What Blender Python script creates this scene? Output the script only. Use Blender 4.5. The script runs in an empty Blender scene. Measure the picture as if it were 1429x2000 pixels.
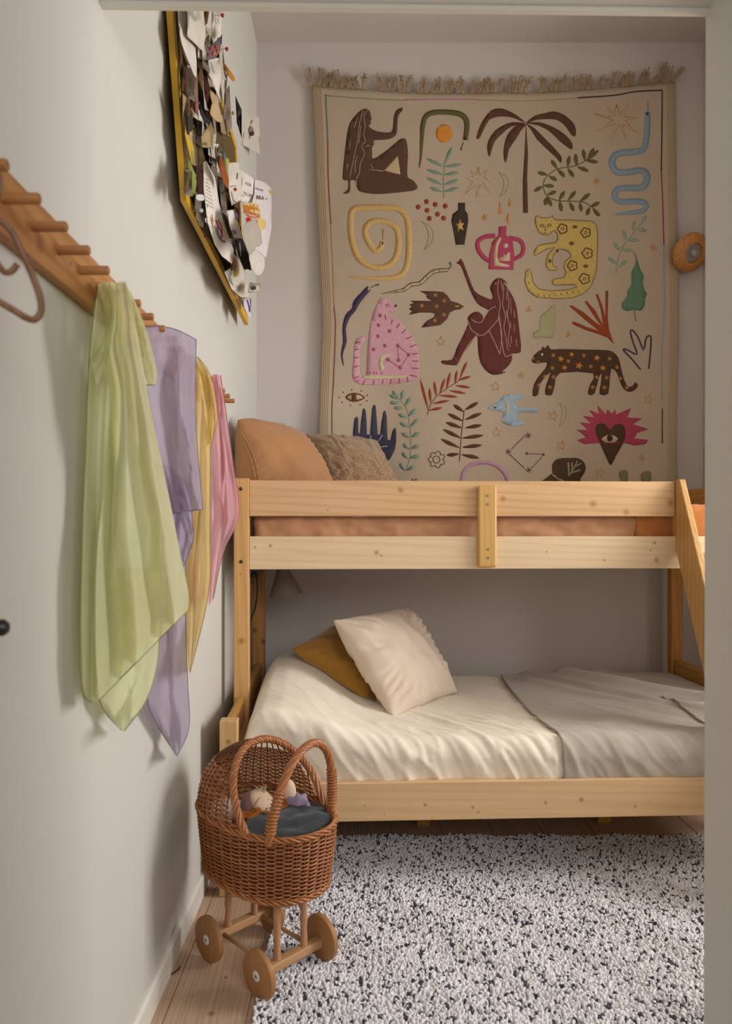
import bpy, bmesh, math, random
import numpy as np
from mathutils import Vector, Matrix, Quaternion, noise
from mathutils.geometry import delaunay_2d_cdt

random.seed(7)
SC = bpy.context.scene
COL = SC.collection

# ------------------------------------------------------------------ camera
F, CX, CY, CAMH = 1400.0, 700.0, 1035.0, 1.1      # focal length and horizon in a 1429x2000 frame
cam = bpy.data.cameras.new('camera')
cam.sensor_fit = 'VERTICAL'
cam.sensor_height = 36.0
cam.lens = F / 2000 * 36.0
cam.shift_x = (714.5 - CX) / 2000
cam.shift_y = (CY - 1000) / 2000
cam.clip_start = 0.02
cam.dof.use_dof = True
cam.dof.focus_distance = 2.45
cam.dof.aperture_fstop = 4.0
cam_o = bpy.data.objects.new('camera', cam)
cam_o.location = (0, 0, CAMH)
cam_o.rotation_euler = (math.pi / 2, 0, 0)
COL.objects.link(cam_o)
SC.camera = cam_o

# ------------------------------------------------------------------ world, daylight, exposure
world = bpy.data.worlds.new('world')
SC.world = world
world.use_nodes = True
bg = world.node_tree.nodes['Background']
bg.inputs['Color'].default_value = (0.80, 0.86, 1.0, 1)
bg.inputs['Strength'].default_value = 0.35


def area_light(name, loc, rot, sx, sy, watts, col):
    l = bpy.data.lights.new(name, 'AREA')
    l.shape = 'RECTANGLE'
    l.size, l.size_y = sx, sy
    l.energy = watts
    l.color = col
    o = bpy.data.objects.new(name, l)
    o.location = loc
    o.rotation_euler = rot
    COL.objects.link(o)
    return o


# daylight entering by the window in the right-hand wall, plus an added fill light behind the camera
area_light('window_daylight', (2.80, 1.86, 1.66), (0, math.radians(78), 0), 1.50, 1.0, 84, (1.0, 0.99, 0.985))
area_light('hall_fill', (0.85, -1.10, 2.00), (math.radians(72), 0, math.radians(22)), 1.6, 1.0, 34, (0.975, 0.975, 1.0))

SC.view_settings.view_transform = 'Standard'
SC.view_settings.look = 'None'
SC.view_settings.gamma = 1.0
SC.view_settings.use_curve_mapping = False
SC.view_settings.exposure = -0.15
SC.cycles.use_denoising = True
SC.cycles.max_bounces = 8
SC.cycles.transparent_max_bounces = 12


# ------------------------------------------------------------------ helpers
def P(x, y, Y):
    """the place at depth Y (metres) that the photograph shows at (x, y)"""
    return Vector(((x - CX) / F * Y, Y, CAMH - (y - CY) / F * Y))


def PX(x, y, X):
    return P(x, y, X * F / (x - CX))


def hexc(h):
    h = h.lstrip('#')
    r = []
    for i in (0, 2, 4):
        c = int(h[i:i + 2], 16) / 255
        r.append(c / 12.92 if c <= 0.04045 else ((c + 0.055) / 1.055) ** 2.4)
    return (*r, 1.0)


def mesh_obj(name, verts, faces, mat=None, parent=None, smooth=False):
    me = bpy.data.meshes.new(name)
    me.from_pydata([tuple(v) for v in verts], [], faces)
    me.validate()
    return link(name, me, mat, parent, smooth)


def link(name, me, mat=None, parent=None, smooth=False):
    o = bpy.data.objects.new(name, me)
    COL.objects.link(o)
    if mat:
        me.materials.append(mat)
    if smooth:
        me.polygons.foreach_set('use_smooth', [True] * len(me.polygons))
    if parent is not None:
        o.parent = parent
    return o


def bm_obj(name, bm, mat=None, parent=None, smooth=False):
    bmesh.ops.recalc_face_normals(bm, faces=bm.faces)
    me = bpy.data.meshes.new(name)
    bm.to_mesh(me)
    bm.free()
    return link(name, me, mat, parent, smooth)


def tag(o, label, cat, group=None, kind=None):
    o['label'] = label
    if cat:
        o['category'] = cat
    if group:
        o['group'] = group
    if kind:
        o['kind'] = kind
    return o


def structure(o, label):
    o['kind'] = 'structure'
    o['label'] = label
    return o


def empty(name, loc=(0, 0, 0), rz=0.0, parent=None):
    o = bpy.data.objects.new(name, None)
    o.empty_display_size = 0.05
    COL.objects.link(o)
    o.location = loc
    o.rotation_euler = (0, 0, rz)
    if parent:
        o.parent = parent
    return o


def add_box(bm, lo, hi, bevel=0.0, seg=2):
    lo, hi = Vector(lo), Vector(hi)
    m = Matrix.Translation((lo + hi) / 2) @ Matrix.Diagonal((*(hi - lo), 1))
    r = bmesh.ops.create_cube(bm, size=1, matrix=m)
    if bevel > 0:
        es = {e for v in r['verts'] for e in v.link_edges}
        bmesh.ops.bevel(bm, geom=list(es), offset=bevel, segments=seg, profile=0.5, affect='EDGES', clamp_overlap=True)


def box(name, lo, hi, mat, parent=None, bevel=0.002, seg=2):
    bm = bmesh.new()
    add_box(bm, lo, hi, bevel, seg)
    return bm_obj(name, bm, mat, parent)


def catmull(pts, n=8, closed=False):
    pts = [Vector(p) for p in pts]
    out = []
    N = len(pts)
    rng = range(N) if closed else range(N - 1)
    for i in rng:
        if closed:
            p0, p1, p2, p3 = pts[(i - 1) % N], pts[i], pts[(i + 1) % N], pts[(i + 2) % N]
        else:
            p0, p1, p2, p3 = pts[max(i - 1, 0)], pts[i], pts[i + 1], pts[min(i + 2, N - 1)]
        for k in range(n):
            t = k / n
            t2, t3 = t * t, t * t * t
            out.append(0.5 * ((2 * p1) + (-p0 + p2) * t + (2 * p0 - 5 * p1 + 4 * p2 - p3) * t2 + (-p0 + 3 * p1 - 3 * p2 + p3) * t3))
    if not closed:
        out.append(pts[-1])
    return out


def tube_geo(path, r, sides=6, closed=False, verts=None, faces=None, cap=True):
    """sweep a circle along path; r is a number or a list; appends to verts and faces"""
    verts = [] if verts is None else verts
    faces = [] if faces is None else faces
    n = len(path)
    base = len(verts)
    nrm = None
    for i, p in enumerate(path):
        if closed:
            t = path[(i + 1) % n] - path[i - 1]
        else:
            t = path[min(i + 1, n - 1)] - path[max(i - 1, 0)]
        if t.length < 1e-9:
            t = Vector((0, 0, 1))
        t = t.normalized()
        if nrm is None:
            nrm = t.orthogonal().normalized()
        nrm = (nrm - t * nrm.dot(t))
        if nrm.length < 1e-6:
            nrm = t.orthogonal()
        nrm.normalize()
        b = t.cross(nrm)
        rr = r[i] if isinstance(r, (list, tuple)) else r
        for k in range(sides):
            a = 2 * math.pi * k / sides
            verts.append(p + (nrm * math.cos(a) + b * math.sin(a)) * rr)
    m = n if closed else n - 1
    for i in range(m):
        for k in range(sides):
            a0 = base + i * sides + k
            a1 = base + i * sides + (k + 1) % sides
            j = (i + 1) % n
            b0 = base + j * sides + k
            b1 = base + j * sides + (k + 1) % sides
            faces.append((a0, a1, b1, b0))
    if cap and not closed:
        faces.append(tuple(base + k for k in reversed(range(sides))))
        faces.append(tuple(base + (n - 1) * sides + k for k in range(sides)))
    return verts, faces


def tube(name, path, r, mat, parent=None, sides=8, closed=False):
    v, f = tube_geo([Vector(p) for p in path], r, sides, closed)
    return mesh_obj(name, v, f, mat, parent, smooth=True)


def lathe(name, prof, mat, parent=None, seg=24, M=None, smooth=True):
    """prof: (radius, height) pairs turned round z, then moved by M"""
    M = M or Matrix()
    v, f = [], []
    for (r, h) in prof:
        for k in range(seg):
            a = 2 * math.pi * k / seg
            v.append(M @ Vector((r * math.cos(a), r * math.sin(a), h)))
    for i in range(len(prof) - 1):
        for k in range(seg):
            f.append((i * seg + k, i * seg + (k + 1) % seg, (i + 1) * seg + (k + 1) % seg, (i + 1) * seg + k))
    if prof[0][0] > 1e-6:
        f.append(tuple(reversed(range(seg))))
    if prof[-1][0] > 1e-6:
        f.append(tuple((len(prof) - 1) * seg + k for k in range(seg)))
    bm = bmesh.new()
    me = bpy.data.meshes.new(name)
    me.from_pydata([tuple(x) for x in v], [], f)
    bm.from_mesh(me)
    bpy.data.meshes.remove(me)
    bmesh.ops.remove_doubles(bm, verts=bm.verts, dist=1e-5)
    o = bm_obj(name, bm, mat, parent, smooth)
    if smooth:
        me = o.data
        me.set_sharp_from_angle(angle=math.radians(40))
    return o


def frame_z(n, at):
    """matrix whose z axis is n, placed at 'at'"""
    return Matrix.Translation(at) @ Vector(n).to_track_quat('Z', 'Y').to_matrix().to_4x4()


def grid_faces(nu, nv, base=0, flip=False):
    f = []
    for j in range(nv - 1):
        for i in range(nu - 1):
            a = base + j * nu + i
            q = (a, a + 1, a + nu + 1, a + nu)
            f.append(q[::-1] if flip else q)
    return f


def solidify(o, t, offset=0):
    m = o.modifiers.new('solid', 'SOLIDIFY')
    m.thickness = t
    m.offset = offset
    return o


def nz(x, y, z=0.0):
    return noise.noise(Vector((x, y, z)))


# ------------------------------------------------------------------ materials
MATS = {}


class NT:
    def __init__(self, name):
        self.m = bpy.data.materials.new(name)
        self.m.use_nodes = True
        self.t = self.m.node_tree
        self.b = self.t.nodes['Principled BSDF']
        self.out = self.t.nodes['Material Output']

    def n(self, typ, **kw):
        nd = self.t.nodes.new(typ)
        for k, v in kw.items():
            setattr(nd, k, v)
        return nd

    def l(self, a, b):
        self.t.links.new(a, b)

    def coords(self, scale=(1, 1, 1), random_shift=False):
        tc = self.n('ShaderNodeTexCoord')
        mp = self.n('ShaderNodeMapping')
        mp.inputs['Scale'].default_value = scale
        self.l(tc.outputs['Object'], mp.inputs['Vector'])
        if random_shift:
            oi = self.n('ShaderNodeObjectInfo')
            mu = self.n('ShaderNodeMath', operation='MULTIPLY')
            mu.inputs[1].default_value = 37.0
            self.l(oi.outputs['Random'], mu.inputs[0])
            cb = self.n('ShaderNodeCombineXYZ')
            for k in 'XYZ':
                self.l(mu.outputs[0], cb.inputs[k])
            self.l(cb.outputs[0], mp.inputs['Location'])
        return mp.outputs['Vector']

    def noise(self, vec, scale, detail=3, rough=0.5):
        nd = self.n('ShaderNodeTexNoise')
        nd.inputs['Scale'].default_value = scale
        nd.inputs['Detail'].default_value = detail
        nd.inputs['Roughness'].default_value = rough
        self.l(vec, nd.inputs['Vector'])
        return nd.outputs['Fac']

    def ramp(self, fac, stops):
        r = self.n('ShaderNodeValToRGB')
        els = r.color_ramp.elements
        while len(els) < len(stops):
            els.new(0.5)
        for e, (p, c) in zip(els, stops):
            e.position = p
            e.color = c
        self.l(fac, r.inputs['Fac'])
        return r.outputs['Color']

    def mix(self, fac, a, b, mode='MIX'):
        mx = self.n('ShaderNodeMix', data_type='RGBA', blend_type=mode)
        for s, v in ((0, fac), (6, a), (7, b)):
            if hasattr(v, 'links') or isinstance(v, bpy.types.NodeSocket):
                self.l(v, mx.inputs[s])
            else:
                mx.inputs[s].default_value = v
        return mx.outputs[2]

    def bump(self, height, strength, dist=0.002):
        b = self.n('ShaderNodeBump')
        b.inputs['Strength'].default_value = strength
        b.inputs['Distance'].default_value = dist
        self.l(height, b.inputs['Height'])
        self.l(b.outputs['Normal'], self.b.inputs['Normal'])

    def set(self, col=None, rough=None, spec=None):
        if col is not None:
            if isinstance(col, bpy.types.NodeSocket):
                self.l(col, self.b.inputs['Base Color'])
            else:
                self.b.inputs['Base Color'].default_value = col
        if rough is not None:
            self.b.inputs['Roughness'].default_value = rough
        if spec is not None:
            self.b.inputs['Specular IOR Level'].default_value = spec
        return self.m


def plain(name, hexv, rough=0.6, spec=0.4, var=0.06, scale=30.0, bump=0.0, metallic=0.0):
    if name in MATS:
        return MATS[name]
    t = NT(name)
    v = t.coords()
    c = hexc(hexv)
    d = tuple(x * (1 - var) for x in c[:3]) + (1,)
    e = tuple(min(1, x * (1 + var)) for x in c[:3]) + (1,)
    f = t.noise(v, scale)
    t.set(t.ramp(f, [(0.3, d), (0.7, e)]), rough, spec)
    t.b.inputs['Metallic'].default_value = metallic
    if bump:
        t.bump(t.noise(v, scale * 6, 4), bump, 0.002)
    MATS[name] = t.m
    return t.m


def fabric(name, hexv, rough=0.9, var=0.08, weave=900.0, bump=0.25, sheen=0.2, big=14.0):
    """woven cloth: faint blotches and a fine crossed thread relief"""
    if name in MATS:
        return MATS[name]
    t = NT(name)
    v = t.coords()
    c = hexc(hexv)
    d = tuple(x * (1 - var) for x in c[:3]) + (1,)
    e = tuple(min(1, x * (1 + var)) for x in c[:3]) + (1,)
    col = t.ramp(t.noise(v, big, 4, 0.6), [(0.3, d), (0.7, e)])
    fine = t.noise(v, weave * 0.5, 2)
    col = t.mix(0.25, col, t.ramp(fine, [(0.35, d), (0.65, e)]), 'MULTIPLY') if False else col
    t.set(col, rough, 0.15)
    t.b.inputs['Sheen Weight'].default_value = sheen
    t.b.inputs['Sheen Roughness'].default_value = 0.5
    t.bump(fine, bump, 0.001)
    MATS[name] = t.m
    return t.m


def wood(name, light, dark, axis='x', rough=0.45, knots=(), knot_axes='xz', freq=1.0, knotcol='#6b3f1c', spec=0.35, contrast=1.0):
    """timber with stretched grain along an axis and, if listed, knots at given places"""
    if name in MATS:
        return MATS[name]
    t = NT(name)
    long_ = 1.6 * freq
    cr = 42 * freq
    sc = {'x': (long_, cr, cr), 'y': (cr, long_, cr), 'z': (cr, cr, long_)}[axis]
    v = t.coords(sc, random_shift=True)
    n1 = t.noise(v, 1.0, 3, 0.55)
    # distort rings
    wv = t.n('ShaderNodeTexWave')
    wv.wave_type = 'BANDS'
    wv.bands_direction = 'DIAGONAL'
    wv.inputs['Scale'].default_value = 0.55
    wv.inputs['Distortion'].default_value = 6.0
    wv.inputs['Detail'].default_value = 2.5
    wv.inputs['Detail Scale'].default_value = 0.7
    t.l(v, wv.inputs['Vector'])
    L, D = hexc(light), hexc(dark)
    M_ = tuple((a + b) / 2 for a, b in zip(L, D))
    c1 = t.ramp(n1, [(0.30, M_), (0.62, L)])
    c2 = t.mix(0.42 * contrast, c1, t.ramp(wv.outputs['Fac'], [(0.0, D), (0.55, L)]))
    col = t.mix(0.15, c2, t.ramp(t.noise(v, 7.0, 3, 0.7), [(0.35, D), (0.6, L)]))
    if knots:
        tc = t.n('ShaderNodeTexCoord')
        prev = col
        for (a, b, r) in knots:
            sb = t.n('ShaderNodeVectorMath', operation='SUBTRACT')
            t.l(tc.outputs['Object'], sb.inputs[0])
            p = {'x': 0, 'y': 0, 'z': 0}
            p[knot_axes[0]], p[knot_axes[1]] = a, b
            sb.inputs[1].default_value = (p['x'], p['y'], p['z'])
            ml = t.n('ShaderNodeVectorMath', operation='MULTIPLY')
            t.l(sb.outputs[0], ml.inputs[0])
            k = {'x': 0, 'y': 0, 'z': 0}
            k[knot_axes[0]] = k[knot_axes[1]] = 1 / r
            ml.inputs[1].default_value = (k['x'], k['y'], k['z'])
            ln = t.n('ShaderNodeVectorMath', operation='LENGTH')
            t.l(ml.outputs[0], ln.inputs[0])
            mr = t.n('ShaderNodeMapRange')
            mr.inputs['From Min'].default_value = 1.3
            mr.inputs['From Max'].default_value = 0.3
            mr.inputs['To Min'].default_value = 0.0
            mr.inputs['To Max'].default_value = 0.68
            t.l(ln.outputs['Value'], mr.inputs['Value'])
            prev = t.mix(mr.outputs['Result'], prev, hexc(knotcol))
        col = prev
    t.set(col, rough, spec)
    t.bump(n1, 0.08, 0.001)
    MATS[name] = t.m
    return t.m


def cushion(name, corners, thick, mat, pinch=0.0, wr=0.004, wfreq=18, seed=0.0, n=56, power=2.4, parent=None, zmin=None, tip=.05, wave=.010):
    """a stuffed cushion: four corners in space, soft uneven edges, belly and back puffed out, creased"""
    a, b, c, d = [Vector(p) for p in corners]
    nrm = (b - a + c - d).cross(d - a + c - b).normalized()
    verts, faces = [], []
    for side in (1, -1):
        base = len(verts)
        for j in range(n):
            for i in range(n):
                s, t = -1 + 2 * i / (n - 1), -1 + 2 * j / (n - 1)
                s, t = math.copysign(abs(s) ** 0.75, s), math.copysign(abs(t) ** 0.75, t)
                rd = 1 - tip * (abs(s) * abs(t)) ** 5
                ss = s * (1 - pinch * (1 - t * t)) * rd
                tt = t * (1 - pinch * (1 - s * s)) * rd
                ss += wave * nz(t * 2.6 + seed, 3.1 * math.copysign(1, s), seed) * abs(s) ** 3 * 2
                tt += wave * nz(s * 2.6 + seed, 7.7 * math.copysign(1, t), seed) * abs(t) ** 3 * 2
                u, w = (ss + 1) / 2, (tt + 1) / 2
                p = a * (1 - u) * (1 - w) + b * u * (1 - w) + c * u * w + d * (1 - u) * w
                e = max(0.0, (1 - abs(s) ** power)) ** 0.55 * max(0.0, (1 - abs(t) ** power)) ** 0.55
                k = nz(p.x * wfreq + seed, p.y * wfreq, p.z * wfreq) * 0.7
                k += (1 - 2.4 * abs(nz(p.x * wfreq * 1.4 + p.z * wfreq, p.y * wfreq * .7 + seed, p.z * wfreq * .5))) * .5
                ed = max(abs(s), abs(t))
                fold = math.sin(math.atan2(t, s) * 31 + 5 * nz(s * 2, t * 2, seed)) * max(0, ed - 0.55) * (1 - ed) * 9
                h = thick * 0.5 * e + (wr * k * 1.6 + wr * fold) * min(1, e * 1.8)
                q = p + nrm * h * side
                if zmin is not None:
                    q.z = max(q.z, zmin(q.x, q.y))
                verts.append(q)
        faces += grid_faces(n, n, base, flip=(side < 0))
    me = bpy.data.meshes.new(name)
    me.from_pydata([tuple(v) for v in verts], [], faces)
    bm = bmesh.new()
    bm.from_mesh(me)
    bpy.data.meshes.remove(me)
    bmesh.ops.remove_doubles(bm, verts=bm.verts, dist=1e-5)
    return bm_obj(name, bm, mat, parent, smooth=True)


# ================================================================== the room
WX, BY, CZ, RX = -0.474, 3.335, 3.368, 2.60      # left wall, back wall, ceiling, right wall


def wall_mat(name, hexv, hex2):
    t = NT(name)
    v = t.coords()
    col = t.ramp(t.noise(v, 1.3, 3, 0.5), [(0.3, hexc(hexv)), (0.7, hexc(hex2))])
    t.set(col, 0.75, 0.25)
    t.bump(t.noise(v, 260, 3, 0.6), 0.10, 0.002)
    return t.m


M_wall = wall_mat('painted_wall', '#c9c6bd', '#cdcac1')
M_wallback = wall_mat('painted_back_wall', '#ccc3bd', '#d0c7c1')
M_ceil = wall_mat('painted_ceiling', '#c6bdb5', '#cac1b9')
M_trim = plain('white_gloss_paint', '#dedacf', 0.4, 0.4, 0.02, 4)
M_hall = wall_mat('hall_paint', '#d5d4ce', '#d8d7d1')

structure(box('wall_left', (WX - 0.12, -1.7, 0), (WX, BY + 0.12, CZ), M_wall, bevel=0), 'smooth off-white painted wall on the left')
structure(box('wall_back', (WX, BY, 0), (RX + 0.12, BY + 0.12, CZ), M_wallback, bevel=0), 'off-white painted wall behind the bunk bed')
structure(box('ceiling', (WX - 0.12, -1.7, CZ), (RX + 0.12, BY + 0.12, CZ + 0.1), M_ceil, bevel=0), 'plain off-white painted ceiling')
# right-hand wall with its window opening
bm = bmesh.new()
wy0, wy1, wz0, wz1 = 1.38, 2.36, 0.92, 2.42
RT = 0.22
for lo, hi in (((RX, -1.7, 0), (RX + RT, wy0, CZ)), ((RX, wy1, 0), (RX + RT, BY, CZ)),
               ((RX, wy0, 0), (RX + RT, wy1, wz0)), ((RX, wy0, wz1), (RX + RT, wy1, CZ))):
    add_box(bm, lo, hi)
structure(bm_obj('wall_right', bm, M_wallback), 'off-white painted wall with the window, out of view')
wn = structure(empty('window_1', (RX + 0.18, (wy0 + wy1) / 2, wz0)), 'white framed window in the right wall, out of view')
for lo, hi in (((0.0, -0.49, 0.0), (0.05, -0.45, 1.50)), ((0.0, 0.45, 0.0), (0.05, 0.49, 1.50)),
               ((0.0, -0.45, 0.0), (0.05, 0.45, 0.04)), ((0.0, -0.45, 1.46), (0.05, 0.45, 1.50))):
    box('window_frame', lo, hi, M_trim, wn)
structure(box('wall_shade_block', (1.60, 2.62, 0), (RX, BY, CZ), M_wallback, bevel=0.002), 'unseen wall block added on the right to shade the back wall')  # added out of view to keep window light off the right of the back wall
structure(box('wall_hall', (WX, -1.8, 0), (RX, -1.7, CZ), M_hall, bevel=0), 'hall wall behind the camera, out of view')
# partition with the doorway one looks through: jamb leaning by a hair, head above
bm = bmesh.new()
hd = [bm.verts.new(v) for v in ((WX, 1.10, 2.070), (0.70, 1.12, 2.070), (0.70, 1.352, 2.070), (WX, 1.330, 2.070))]
f = bm.faces.new(hd)
r = bmesh.ops.extrude_face_region(bm, geom=[f])
bmesh.ops.translate(bm, vec=(0, 0, CZ - 2.070), verts=[v for v in r['geom'] if isinstance(v, bmesh.types.BMVert)])
structure(bm_obj('wall_front', bm, M_hall), 'painted wall above the doorway')
bm = bmesh.new()
hd = [bm.verts.new(v) for v in ((WX, 1.312, 2.062), (0.66, 1.332, 2.062), (0.66, 1.344, 2.062), (WX, 1.3265, 2.062))]
f = bm.faces.new(hd)
r = bmesh.ops.extrude_face_region(bm, geom=[f])
bmesh.ops.translate(bm, vec=(0, 0, 0.008), verts=[v for v in r['geom'] if isinstance(v, bmesh.types.BMVert)])
structure(bm_obj('trim_1', bm, M_trim), 'thin painted lip along the head of the doorway')
bm = bmesh.new()
vs = [bm.verts.new(v) for v in ((0.6425, 1.335, 0), (0.6425, 1.06, 0), (RX, 1.06, 0), (RX, 1.335, 0),
                                (0.657, 1.352, CZ), (0.657, 1.06, CZ), (RX, 1.06, CZ), (RX, 1.352, CZ))]
for q in ((0, 1, 2, 3), (4, 5, 6, 7), (0, 1, 5, 4), (1, 2, 6, 5), (2, 3, 7, 6), (3, 0, 4, 7)):
    bm.faces.new([vs[i] for i in q])
structure(bm_obj('door_1', bm, M_hall), 'pale grey doorway jamb standing at the right edge')

# baseboard of the left wall: a board with a small splayed top
bm = bmesh.new()
prof = ((WX, 0), (WX + 0.010, 0), (WX + 0.010, 0.058), (WX + 0.004, 0.066), (WX, 0.066))
for a, b in (((-1.7), 3.335),):
    v0 = [bm.verts.new((x, a, z)) for x, z in prof]
    v1 = [bm.verts.new((x, b, z)) for x, z in prof]
    for i in range(len(prof)):
        bm.faces.new((v0[i], v0[(i + 1) % 5], v1[(i + 1) % 5], v1[i]))
    bm.faces.new(v0)
    bm.faces.new(v1)
structure(bm_obj('baseboard_left', bm, M_trim), 'low white baseboard along the left wall')
structure(box('baseboard_back', (WX + 0.01, BY - 0.01, 0), (RX, BY, 0.066), M_trim), 'low white baseboard behind the bunk bed')

# ---- floor of pine planks, each plank a piece
M_plank = wood('floor_pine', '#c3a58a', '#9f7f64', 'y', 0.5, freq=2.2, knotcol='#5b4330',
               knots=[(0.112, 1.762, 0.006), (0.103, 1.630, 0.009), (0.06, 2.35, 0.008), (0.13, 0.95, 0.006)], knot_axes='xy', contrast=0.8)
floor = structure(empty('floor', (0, 0, 0)), 'pale pine plank floor')
box('subfloor', (WX, -1.7, -0.06), (RX, BY, -0.022), plain('dark_gap', '#2a211a', 0.9), floor, bevel=0)
pk = None
x = -0.438
bm = bmesh.new()
add_box(bm, (WX, -1.7, -0.022), (-0.4392, BY, 0), 0.0012, 1)
bm_obj('plank', bm, M_plank, floor)
k = 0
while x < RX:
    if pk is None:
        bm = bmesh.new()
        add_box(bm, (0.0006, -1.7, -0.022), (0.1844, BY, 0), 0.0012, 1)
        o = bm_obj('plank', bm, M_plank, floor)
        pk = o.data
    else:
        o = link('plank', pk, None, floor)
    o.location = (x, [0, 1.25, -0.9, 0.6, 0.2][k % 5] * 0, 0)
    x += 0.185
    k += 1

# ================================================================== the bunk bed
RZ = math.radians(2.5)
BO = Vector((-0.4167, 2.145, 0))
cR, sR = math.cos(RZ), math.sin(RZ)
bed = tag(empty('bunk_bed', BO, RZ), 'pine bunk bed with a wider lower berth and slanted ladder', 'bunk bed')


def B2W(u, v, z):
    return Vector((BO.x + u * cR - v * sR, BO.y + u * sR + v * cR, z))


def bed_uz(x, y, v):
    """bed coordinates (length, height) of a photograph point lying at bed depth v"""
    kk = (x - CX) / F
    u = (kk * (BO.y + cR * v) - BO.x + sR * v) / (cR - sR * kk)
    Y = BO.y + u * sR + v * cR
    return u, CAMH - (y - CY) / F * Y


def knots_at(pts, v):
    return [(*bed_uz(x, y, v), r) for (x, y, r) in pts]


HON_L, HON_D = '#d6a764', '#b17b3c'
M_guard = wood('pine_guard', '#dab284', '#c09462', 'x', 0.42, knots_at([(782, 957, .012), (982, 974, .011), (1158, 984, .013), (1222, 1000, .012), (1309, 982, .013), (640, 996, .004)], .333), knotcol='#9a6a3c')
M_side = wood('pine_side', '#e4cba6', '#d0ae82', 'x', 0.45, knots_at([(528, 1066, .007), (498, 1069, .005), (735, 1079, .010), (744, 1085, .005), (1067, 1078, .004), (1180, 1094, .005), (1278, 1060, .007), (1282, 1094, .011), (1270, 1075, .004)], .333), knotcol='#a06a38', contrast=0.7)
M_front = wood('pine_front', '#deba8e', '#c89f70', 'x', 0.42, knots_at([(712, 1574, .0035), (830, 1572, .006), (923, 1577, .005), (934, 1586, .004), (1065, 1568, .006), (1135, 1562, .008), (1240, 1575, .005), (750, 1590, .003), (843, 1600, .003)], .006), knotcol='#8a5a30', contrast=0.7)
M_post = wood('pine_post', '#d6a86c', '#bb8a52', 'z', 0.4, knots_at([(471, 1252, .012), (470, 1121, .004)], .328), knotcol='#8d5626')
M_post2 = wood('pine_low_post', '#d8b27e', '#c2965e', 'z', 0.42, knots_at([(446, 1449, .008)], 0.0), knotcol='#8d5626')
M_bpost = wood('pine_back_post', '#c68f4e', '#a06a33', 'z', 0.45, knots_at([(497, 1231, .013), (514, 1253, .012)], .955), knotcol='#4a2a18')
M_end = wood('pine_end', '#c8974f', '#a8743a', 'y', 0.42)
M_lad = wood('pine_ladder', '#cda164', '#b07f46', 'z', 0.4, [(0.40, 1.19, .012)], 'yz', knotcol='#7d4c26')
M_screw = plain('dark_screw', '#4d4438', 0.35, 0.6, metallic=0.7)
M_screwz = plain('zinc_screw', '#9c9a94', 0.3, 0.6, metallic=0.8)

PW = 0.0525


def bpart(name, lo, hi, mat, bev=0.003, parent=None, label=None):
    o = box(name, lo, hi, mat, parent or bed, bev, 2)
    if label:
        o['label'] = label
    return o


post_fl = bpart('post', (0, .328, 0), (PW, .373, 1.279), M_post, .004, label='tall honey pine post with two bolts')
low_post = bpart('post', (0, 0, 0), (.0536, .045, .5285), M_post2, .004, label='short pine post of the lower berth')
bpart('post', (0, .955, 0), (PW, 1.0, 1.279), M_bpost, .004)
bpart('post', (1.868, .328, 0), (1.868 + PW, .373, 1.279), M_bpost, .004)
bpart('post', (1.866, 0, 0), (1.9196, .045, .5285), M_bpost, .004)
bpart('post', (1.848, .955, 0), (1.90, 1.0, 1.279), M_bpost, .004)
# rails
bpart('guard_rail', (PW, .333, 1.148), (1.556, .361, 1.272), M_guard, .003)
bpart('side_rail', (PW, .333, .963), (1.868, .361, 1.0775), M_side, .003, label='pale pine side rail of the upper berth')
bpart('side_rail', (.0536, .006, .217), (1.866, .036, .334), M_front, .003, label='broad pine front rail of the lower berth')
for z0, z1 in ((1.148, 1.272), (.963, 1.0775), (.217, .334)):
    bpart('back_rail', (PW, .966, z0), (1.848, .992, z1), M_guard, .003)
for u0 in (.012, 1.86):
    for z0, z1 in ((1.148, 1.272), (.963, 1.0775)):
        bpart('end_rail', (u0, .373, z0), (u0 + .028, .955, z1), M_end, .004)
    for v0, v1 in ((.045, .328), (.373, .955)):
        bpart('end_rail', (u0, v0, .435), (u0 + .028, v1, .527), M_end, .010)
        bpart('end_rail', (u0, v0, .217), (u0 + .028, v1, .334), M_end, .004)
for k in range(11):
    u0 = .10 + k * .162
    bpart('slat', (u0, .037, .262), (u0 + .07, .965, .278), M_side, .002)
    bpart('slat', (u0, .362, .985), (u0 + .07, .965, 1.0), M_side, .002)
for u0 in (.655, 1.335):
    bpart('support_leg', (u0, .48, 0), (u0 + .05, .53, .262), M_end, .003)
# joining block with chamfered ends
u0, z0 = bed_uz(933.5, 1108, .311)
u1, z1 = bed_uz(970.5, 948, .311)
blk = bpart('rail_bracket', (u0, .311, z0), (u1, .333, z1), wood('pine_block', '#d3a866', '#bf9150', 'z', 0.4), .007, label='upright pine block joining the two rails')


def screw(u, z, v, r, mat, parent):
    M = frame_z((0, -1, 0), (u, v, z))
    o = lathe('screw', [(0, -.001), (r, -.001), (r, .0012), (r * .8, .0022), (r * .42, .0022), (r * .36, .0004), (0, .0004)], mat, parent, 14, M)
    return o


for (x, y) in ((470, 955), (470.5, 1097)):
    screw(*bed_uz(x, y, .328), .328, .0065, M_screw, post_fl)
screw(*bed_uz(442, 1472, 0), 0.0, .0065, M_screw, low_post)
for (x, y, m) in ((952.5, 968, M_screwz), (952.5, 985, M_screwz), (953.5, 1073, M_screwz), (953.5, 1090, M_screwz)):
    screw(*bed_uz(x, y, .311), .311, .0045, m, blk)
# ladder
ladder = empty('ladder', (0, 0, 0), 0, bed)
ladder['label'] = 'slanted pine ladder hooked to the upper berth'


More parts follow.
